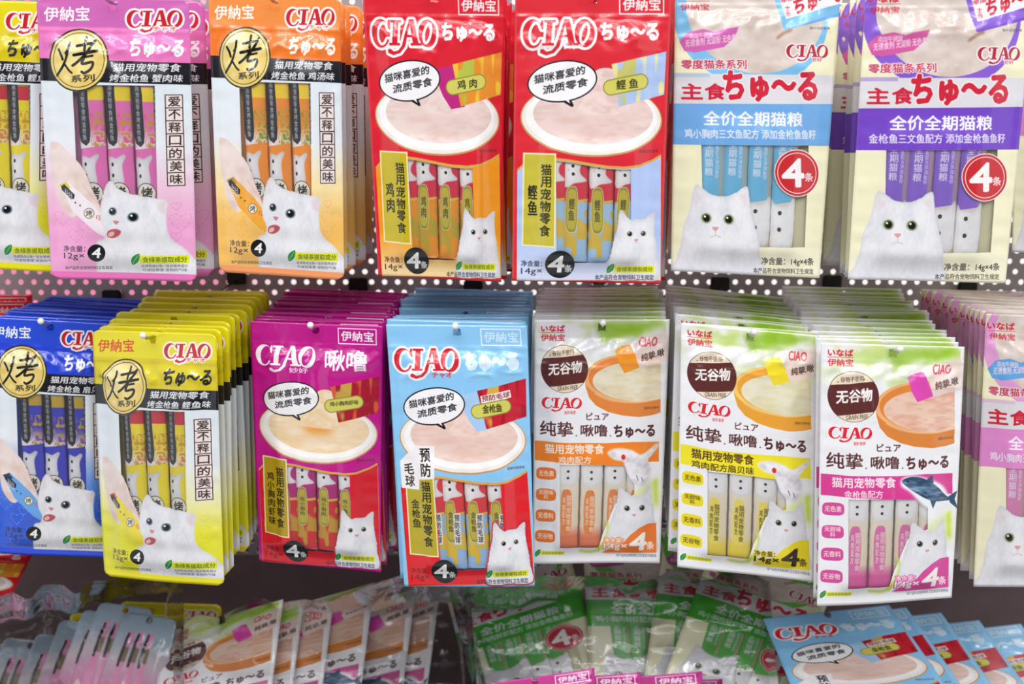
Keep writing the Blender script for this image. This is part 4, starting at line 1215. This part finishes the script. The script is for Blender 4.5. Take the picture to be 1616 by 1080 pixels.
# ------------------------------------------------------------------ hooks and hanging stacks
def hook(front, back, label, tip_up=.006, ball=True):
    """front, back: where the wire passes the first hole and meets the panel"""
    b = Vector((back.x, WY, back.z))
    t = empty('display_hook', b)
    tag(t, label, 'hook', 'wire display hooks')
    clip = box_mesh('mounting_clip', (-.009, -.006, -.004), (.009, -.0005, .010), M['black'], .0012)
    mesh_obj('mounting_clip', clip, t)
    f = front - b
    d = f.normalized()
    pts = [Vector((0, -.004, 0)), Vector((0, -.004, 0)) + (f - Vector((0, -.004, 0))) * .5, f, f + d * .010 + Vector((0, 0, tip_up * .3)), f + d * .017 + Vector((0, 0, tip_up))]
    vs, fs = tube(pts, .0013)
    mesh_obj('wire', mesh_from('wire', vs, fs, [M['chrome']]), t)
    if ball:
        bm = bmesh.new(); bmesh.ops.create_uvsphere(bm, u_segments=16, v_segments=10, radius=.0027)
        me = bpy.data.meshes.new('wire_tip'); bm.to_mesh(me); bm.free(); me.materials.append(M['ball'])
        me.polygons.foreach_set('use_smooth', [True] * len(me.polygons))
        mesh_obj('wire_tip', me, t, pts[-1])
    return t

HOLE = {}
def stack(kind, where, corners, Ys, n, back, backY, seed, curl=.0, jit=1.0, ref='TL', bulge=None, even=False, ball=True):
    """front pouch from its four corners; the others follow the hook back to where `ref` corner reaches pixel `back` at depth backY"""
    q = quad3(corners, Ys)
    S = make_pouch_meshes(kind, q, seed, nu=56, nv=96, curl=curl, bulge=bulge)
    rr = random.Random(seed)
    w = WORDS[kind]
    if 'pouch' not in w: w += ' pouch'
    grp = '%s hanging %s' % (w.replace('pouch', 'pouches', 1), where)
    place_pouch(S, S['origin'], '%s, front one of its stack, %s' % (w, where), grp)
    ci = {'TL': 0, 'TR': 1, 'BR': 2, 'BL': 3}[ref]
    off = at(back[0], back[1], backY) - q[ci]
    if n > 1:
        SB = make_pouch_meshes(kind, q, seed + 50, nu=30, nv=48, curl=curl * .5, bulge=bulge)
        SC2 = make_pouch_meshes(kind, q, seed + 90, nu=30, nv=48, curl=curl * .2 + .001, bulge=bulge)
        for k in range(1, n):
            t = k / (n - 1)
            j = Vector((rr.uniform(-.003, .003), 0, rr.uniform(-.0016, .0016))) * jit
            src = SB if k % 2 else SC2
            place_pouch(src, S['origin'] + off * t + j, '%s, %s in its stack, %s' % (w, ORD[k], where), grp, sticks=False,
                        rot=(math.radians(rr.uniform(-1.2, .6)) * jit, math.radians(rr.uniform(-1.2, 1.2)) * jit, math.radians(rr.uniform(-2.0, 2.0)) * jit))
    fr = S['origin'] + Vector((0, -.0035, .002))
    bk = S['origin'] + off * ((WY - S['origin'].y) / max(off.y, .02)) if off.y > .02 else S['origin']
    if corners[0][1] < 100:
        bk = Vector((fr.x + max(-.03, min(.03, bk.x - fr.x)), WY, S['origin'].z + .004))
    hook(fr, bk, 'wire hook of the %s stack, %s' % (w.replace(' cat treat pouch', ''), where), ball=ball)
    return S

UP = 'in the upper row'
LO = 'in the lower row'
# upper row, left to right
stack('roast_yellow', 'far left upper row', [(-128, -2), (105, 4), (102, 430), (-106, 420)], [1.03, 1.03, 1.035, 1.035], 2, (112, 414), 1.09, 1, ref='BR', ball=False)
stack('roast_pink', 'upper row left of orange', [(57, -6), (298, -2), (311, 445), (83, 439)], [1.0, 1.0, 1.005, 1.005], 3, (345, 434), 1.07, 2, ref='BR', curl=.001, ball=False)
stack('roast_orange', 'upper row right of pink', [(328, -8), (537, -4), (544, 442), (347, 429)], [1.0, 1.0, 1.0, 1.0], 6, (588, 408), 1.14, 3, ref='BR', curl=.0015, ball=False)
stack('plate_red', 'mid upper row', [(572, -14), (798, -12), (791, 445), (597, 436)], [.985, .985, .99, .99], 5, (812, 424), 1.13, 4, ref='BR', ball=False)
stack('plate_bonito', 'mid upper row', [(813, -14), (1060, -14), (1043, 449), (808, 443)], [.97, .97, .97, .97], 3, (1052, 438), 1.04, 5, ref='BR', ball=False)
stack('staple_blue', 'upper row right', [(1066, -26), (1328, -28), (1293, 439), (1059, 428)], [.985, .985, .985, .985], 4, (1054, 410), 1.10, 6, ref='BL', ball=False)
stack('staple_purple', 'upper row near right end', [(1367, -22), (1634, -26), (1586, 447), (1338, 441)], [.97, .97, .97, .97], 5, (1300, 412), 1.12, 7, ref='BL', ball=False)
stack('staple_pink', 'right end of upper row', [(1606, -18), (1840, -16), (1810, 405), (1597, 398)], [1.06, 1.06, 1.06, 1.06], 2, (1604, 390), 1.10, 8, ref='BL', ball=False)
# lower row, left to right
stack('plate_red', 'far left lower row', [(-190, 505), (30, 505), (20, 880), (-180, 880)], [1.08, 1.08, 1.08, 1.08], 4, (55, 465), 1.19, 9, ref='TR')
stack('roast_blue', 'lower row beside yellow', [(-22, 500), (178, 511), (186, 882), (-8, 872)], [1.04, 1.06, 1.06, 1.04], 10, (78, 464), 1.19, 10, curl=.001)
stack('roast_yellow', 'lower row left of magenta', [(145, 521), (341, 527), (354, 925), (165, 909)], [1.03, .985, .985, 1.03], 12, (252, 456), 1.18, 11, curl=.001)
stack('plate_magenta', 'lower row beside yellow', [(394, 507), (604, 515), (602, 903), (411, 884)], [1.03, 1.01, 1.01, 1.03], 13, (462, 455), 1.19, 12, curl=.002)
stack('plate_blue', 'mid lower row', [(609, 512), (832, 514), (844, 924), (638, 926)], [.99, .99, .98, .98], 14, (650, 456), 1.19, 13, curl=.002)
stack('pure_orange', 'mid lower row', [(844, 505), (1057, 504), (1041, 889), (840, 889)], [1.02, 1.02, 1.02, 1.02], 12, (852, 452), 1.16, 14, curl=.001)
stack('pure_yellow', 'lower row right', [(1075, 510), (1293, 530), (1283, 918), (1068, 893)], [.99, .99, .99, .99], 13, (1052, 450), 1.17, 15, curl=.002)
stack('pure_pink', 'lower row near right end', [(1296, 541), (1523, 548), (1501, 943), (1288, 955)], [.965, .965, .965, .965], 15, (1232, 452), 1.18, 16, curl=.003)
stack('staple_pink', 'right end of lower row', [(1556, 495), (1785, 505), (1755, 930), (1535, 925)], [1.0, 1.0, 1.0, 1.0], 13, (1452, 455), 1.18, 17, curl=.001)
# ------------------------------------------------------------------ bagged pouches on the shelf below
def bin_fan(kind, specs, labels, group, seed, bulge=.002, n_st=True):
    """each spec is four corner pixels and four depths"""
    for i, (c, Y) in enumerate(specs):
        S = make_pouch_meshes(kind, quad3(c, [v + DEEP for v in Y]), seed + i, nu=28, nv=44, bulge=bulge, wrinkle=.8)
        place_pouch(S, S['origin'], labels(i), group, sticks=n_st)

DEEP = .07
def off(c, dx, dy): return [(x + dx, y + dy) for x, y in c]

# white and pink pouches fanned in their clear bag
sp = []
for i, (x, y) in enumerate([(447, 946), (478, 960), (527, 946), (591, 920), (656, 930), (695, 926)]):
    Y = 1.02 + i * .014
    sp.append(([(x - 190, y + 54), (x, y), (x - 34, y + 262), (x - 222, y + 312)], [Y + .05, Y + .05, Y - .04, Y - .04]))
bin_fan('pure_pink', sp, lambda i: 'white and pink pouch in the clear bag, %s from the left of the fan' % ('first' if i == 0 else ORD[i]), 'white and pink pouches fanned in a clear bag', 200)

# green banded pouches leaning in their bag
sp = [([(695, 905), (891, 845), (955, 1085), (756, 1145)], [1.15, 1.15, 1.06, 1.06]),
      ([(918, 830), (1120, 836), (1140, 1130), (935, 1125)], [1.138, 1.138, 1.045, 1.045]),
      ([(1052, 830), (1250, 860), (1212, 1130), (1012, 1100)], [1.126, 1.126, 1.033, 1.033]),
      ([(1135, 835), (1325, 905), (1228, 1150), (1040, 1092)], [1.11, 1.11, 1.017, 1.017])]
GL = ['cream pouch with green band leaning left, red circle with a 4 beside it', 'cream pouch with green band standing upright between two leaning ones',
      'cream pouch with green band mostly hidden behind the one leaning right', 'cream pouch with green band leaning right, cat face above the clear bag']
bin_fan('staple_green', sp, lambda i: GL[i], 'cream and green pouches in the clear bag', 220)

# magenta pouches whose tops show at the lower edge
sp = [([(930, 1080), (1140, 1072), (1150, 1320), (960, 1330)], [1.02] * 2 + [.97] * 2),
      ([(885, 1078), (1108, 1060), (1120, 1310), (930, 1320)], [1.0] * 2 + [.95] * 2),
      ([(800, 1076), (1012, 1062), (1020, 1310), (830, 1330)], [.985] * 2 + [.935] * 2),
      ([(750, 1082), (938, 1055), (950, 1300), (780, 1330)], [.97] * 2 + [.92] * 2)]
bin_fan('plate_magenta', sp, lambda i: 'magenta pouch, only its top showing, %s from the left at the bottom' % ['fourth', 'third', 'second', 'first'][i], 'magenta pouches below the green ones', 240)

# light blue pouches fanned to the right
e1 = [(1204, 977), (1403, 955), (1563, 1181), (1294, 1192)]
sp = []
for i, (dx, dy) in enumerate([(0, 0), (27, 4), (82, 12), (142, 24), (208, 30), (268, 40)]):
    Y = .975 + i * .013
    sp.append((off(e1, dx, dy), [Y + .08, Y + .08, Y - .03, Y - .03]))
bin_fan('plate_blue', sp, lambda i: 'light blue pouch slanted below the row, %s from the left of the fan' % ('first' if i == 0 else ORD[i]), 'light blue pouches fanned below the lower row', 260)

# pale pink roast pouches fanned at the lower left
sp = []
for i, (x, y) in enumerate([(-36, 1012), (8, 1006), (58, 1000), (96, 978), (132, 962), (158, 950), (196, 966)]):
    Y = 1.10 - i * .012
    sp.append(([(x, y), (x + 84, y + 12), (x + 30, y + 300), (x - 104, y + 280)], [Y + .05, Y + .04, Y - .03, Y - .03]))
bin_fan('roast_pale', sp, lambda i: 'pale blue and pink pouch in the dim bag at lower left, %s from the left' % ('first' if i == 0 else ORD[i]), 'pale pink pouches fanned at the lower left', 280)

# dim pouches deeper in the same bag
sp = [([(110, 968), (290, 972), (285, 1240), (110, 1230)], [1.145, 1.145, 1.10, 1.10]), ([(190, 950), (350, 955), (330, 1220), (180, 1210)], [1.15, 1.15, 1.11, 1.11])]
bin_fan('roast_yellow', sp, lambda i: 'dim olive yellow pouch deep in the clear bag at lower left, ' + ['nearer one', 'farther one'][i], 'dim yellow pouches deep in the bag', 300)
sp = [([(-150, 850), (58, 862), (-15, 1010), (-230, 990)], [1.12, 1.12, 1.06, 1.06])]
bin_fan('plate_red', sp, lambda i: 'dark red pouch leaning at the left edge below the blue ones', 'red pouches at the left edge', 320)

def clear_bag(label, corners, Ys, seed, amp=.006, clear=.86, back=.05, ior=1.3):
    """a crumpled clear bag: front sheet, gathered sides and a back sheet in one closed skin"""
    q = [np.array(v) for v in quad3(corners, [v + DEEP for v in Ys])]
    nu, nv = 70, 50
    V, U = np.meshgrid(np.linspace(0, 1, nv + 1), np.linspace(0, 1, nu + 1), indexing='ij')
    U, V = U.ravel(), V.ravel()
    base = q[0] * ((1 - U) * (1 - V))[:, None] + q[1] * (U * (1 - V))[:, None] + q[2] * (U * V)[:, None] + q[3] * ((1 - U) * V)[:, None]
    n = np.cross(q[3] - q[0], q[1] - q[0]); n /= np.linalg.norm(n)
    if n[1] > 0: n = -n
    h, w = nv + 1, nu + 1
    r1 = np.abs(vnoise(h, w, (9, 7), seed) - .5) * 2; r2 = np.abs(vnoise(h, w, (4, 3.4), seed + 1) - .5) * 2
    z = ((1 - r1) * 1.0 + (1 - r2) * .45).ravel() * amp
    edge = np.clip(np.minimum(np.minimum(U, 1 - U) / .05, np.minimum(V, 1 - V) / .06), 0, 1)
    jag = (vnoise(h, w, (5, 5), seed + 4) - .5).ravel() * .018 * (1 - np.clip(V / .25, 0, 1))
    P = base + n[None] * (z * edge)[:, None] + np.array([0, 0, 1])[None] * jag[:, None]
    B = base - n[None] * (back * edge + .0005)[:, None] + np.array([0, 0, 1])[None] * jag[:, None]
    idx = np.arange(len(U)).reshape(h, w)
    F = np.stack([idx[:-1, :-1].ravel(), idx[1:, :-1].ravel(), idx[1:, 1:].ravel(), idx[:-1, 1:].ravel()], 1)
    N = len(U)
    rim = np.concatenate([idx[0, :], idx[1:, -1], idx[-1, :-1][::-1], idx[1:-1, 0][::-1]])
    rf = [[rim[i], rim[(i + 1) % len(rim)], N + rim[(i + 1) % len(rim)], N + rim[i]] for i in range(len(rim))]
    c = (P.mean(0))
    me = mesh_from('clear_bag', np.vstack([P, B]) - c, F.tolist() + (F[:, ::-1] + N).tolist() + rf, [clear_bag_mat('clear_bag_film', clear, seed, ior)])
    o = mesh_obj('clear_bag', me, None, Vector(c))
    tag(o, label, 'bag')

clear_bag('clear crinkled plastic bag around the white and pink pouches', [(276, 985), (740, 895), (760, 1200), (270, 1200)], [1.06, 1.10, .96, .96], 3, back=.055)
clear_bag('clear crinkled plastic bag around the green banded pouches', [(705, 920), (1212, 905), (1235, 1150), (760, 1140)], [1.09, 1.09, .99, .99], 13, back=.055, ior=1.42)
clear_bag('clear crinkled plastic bag around the dim pouches at lower left', [(-60, 960), (290, 900), (290, 1200), (-60, 1200)], [1.02, 1.10, .95, .95], 23, clear=.8, back=.08, ior=1.16)
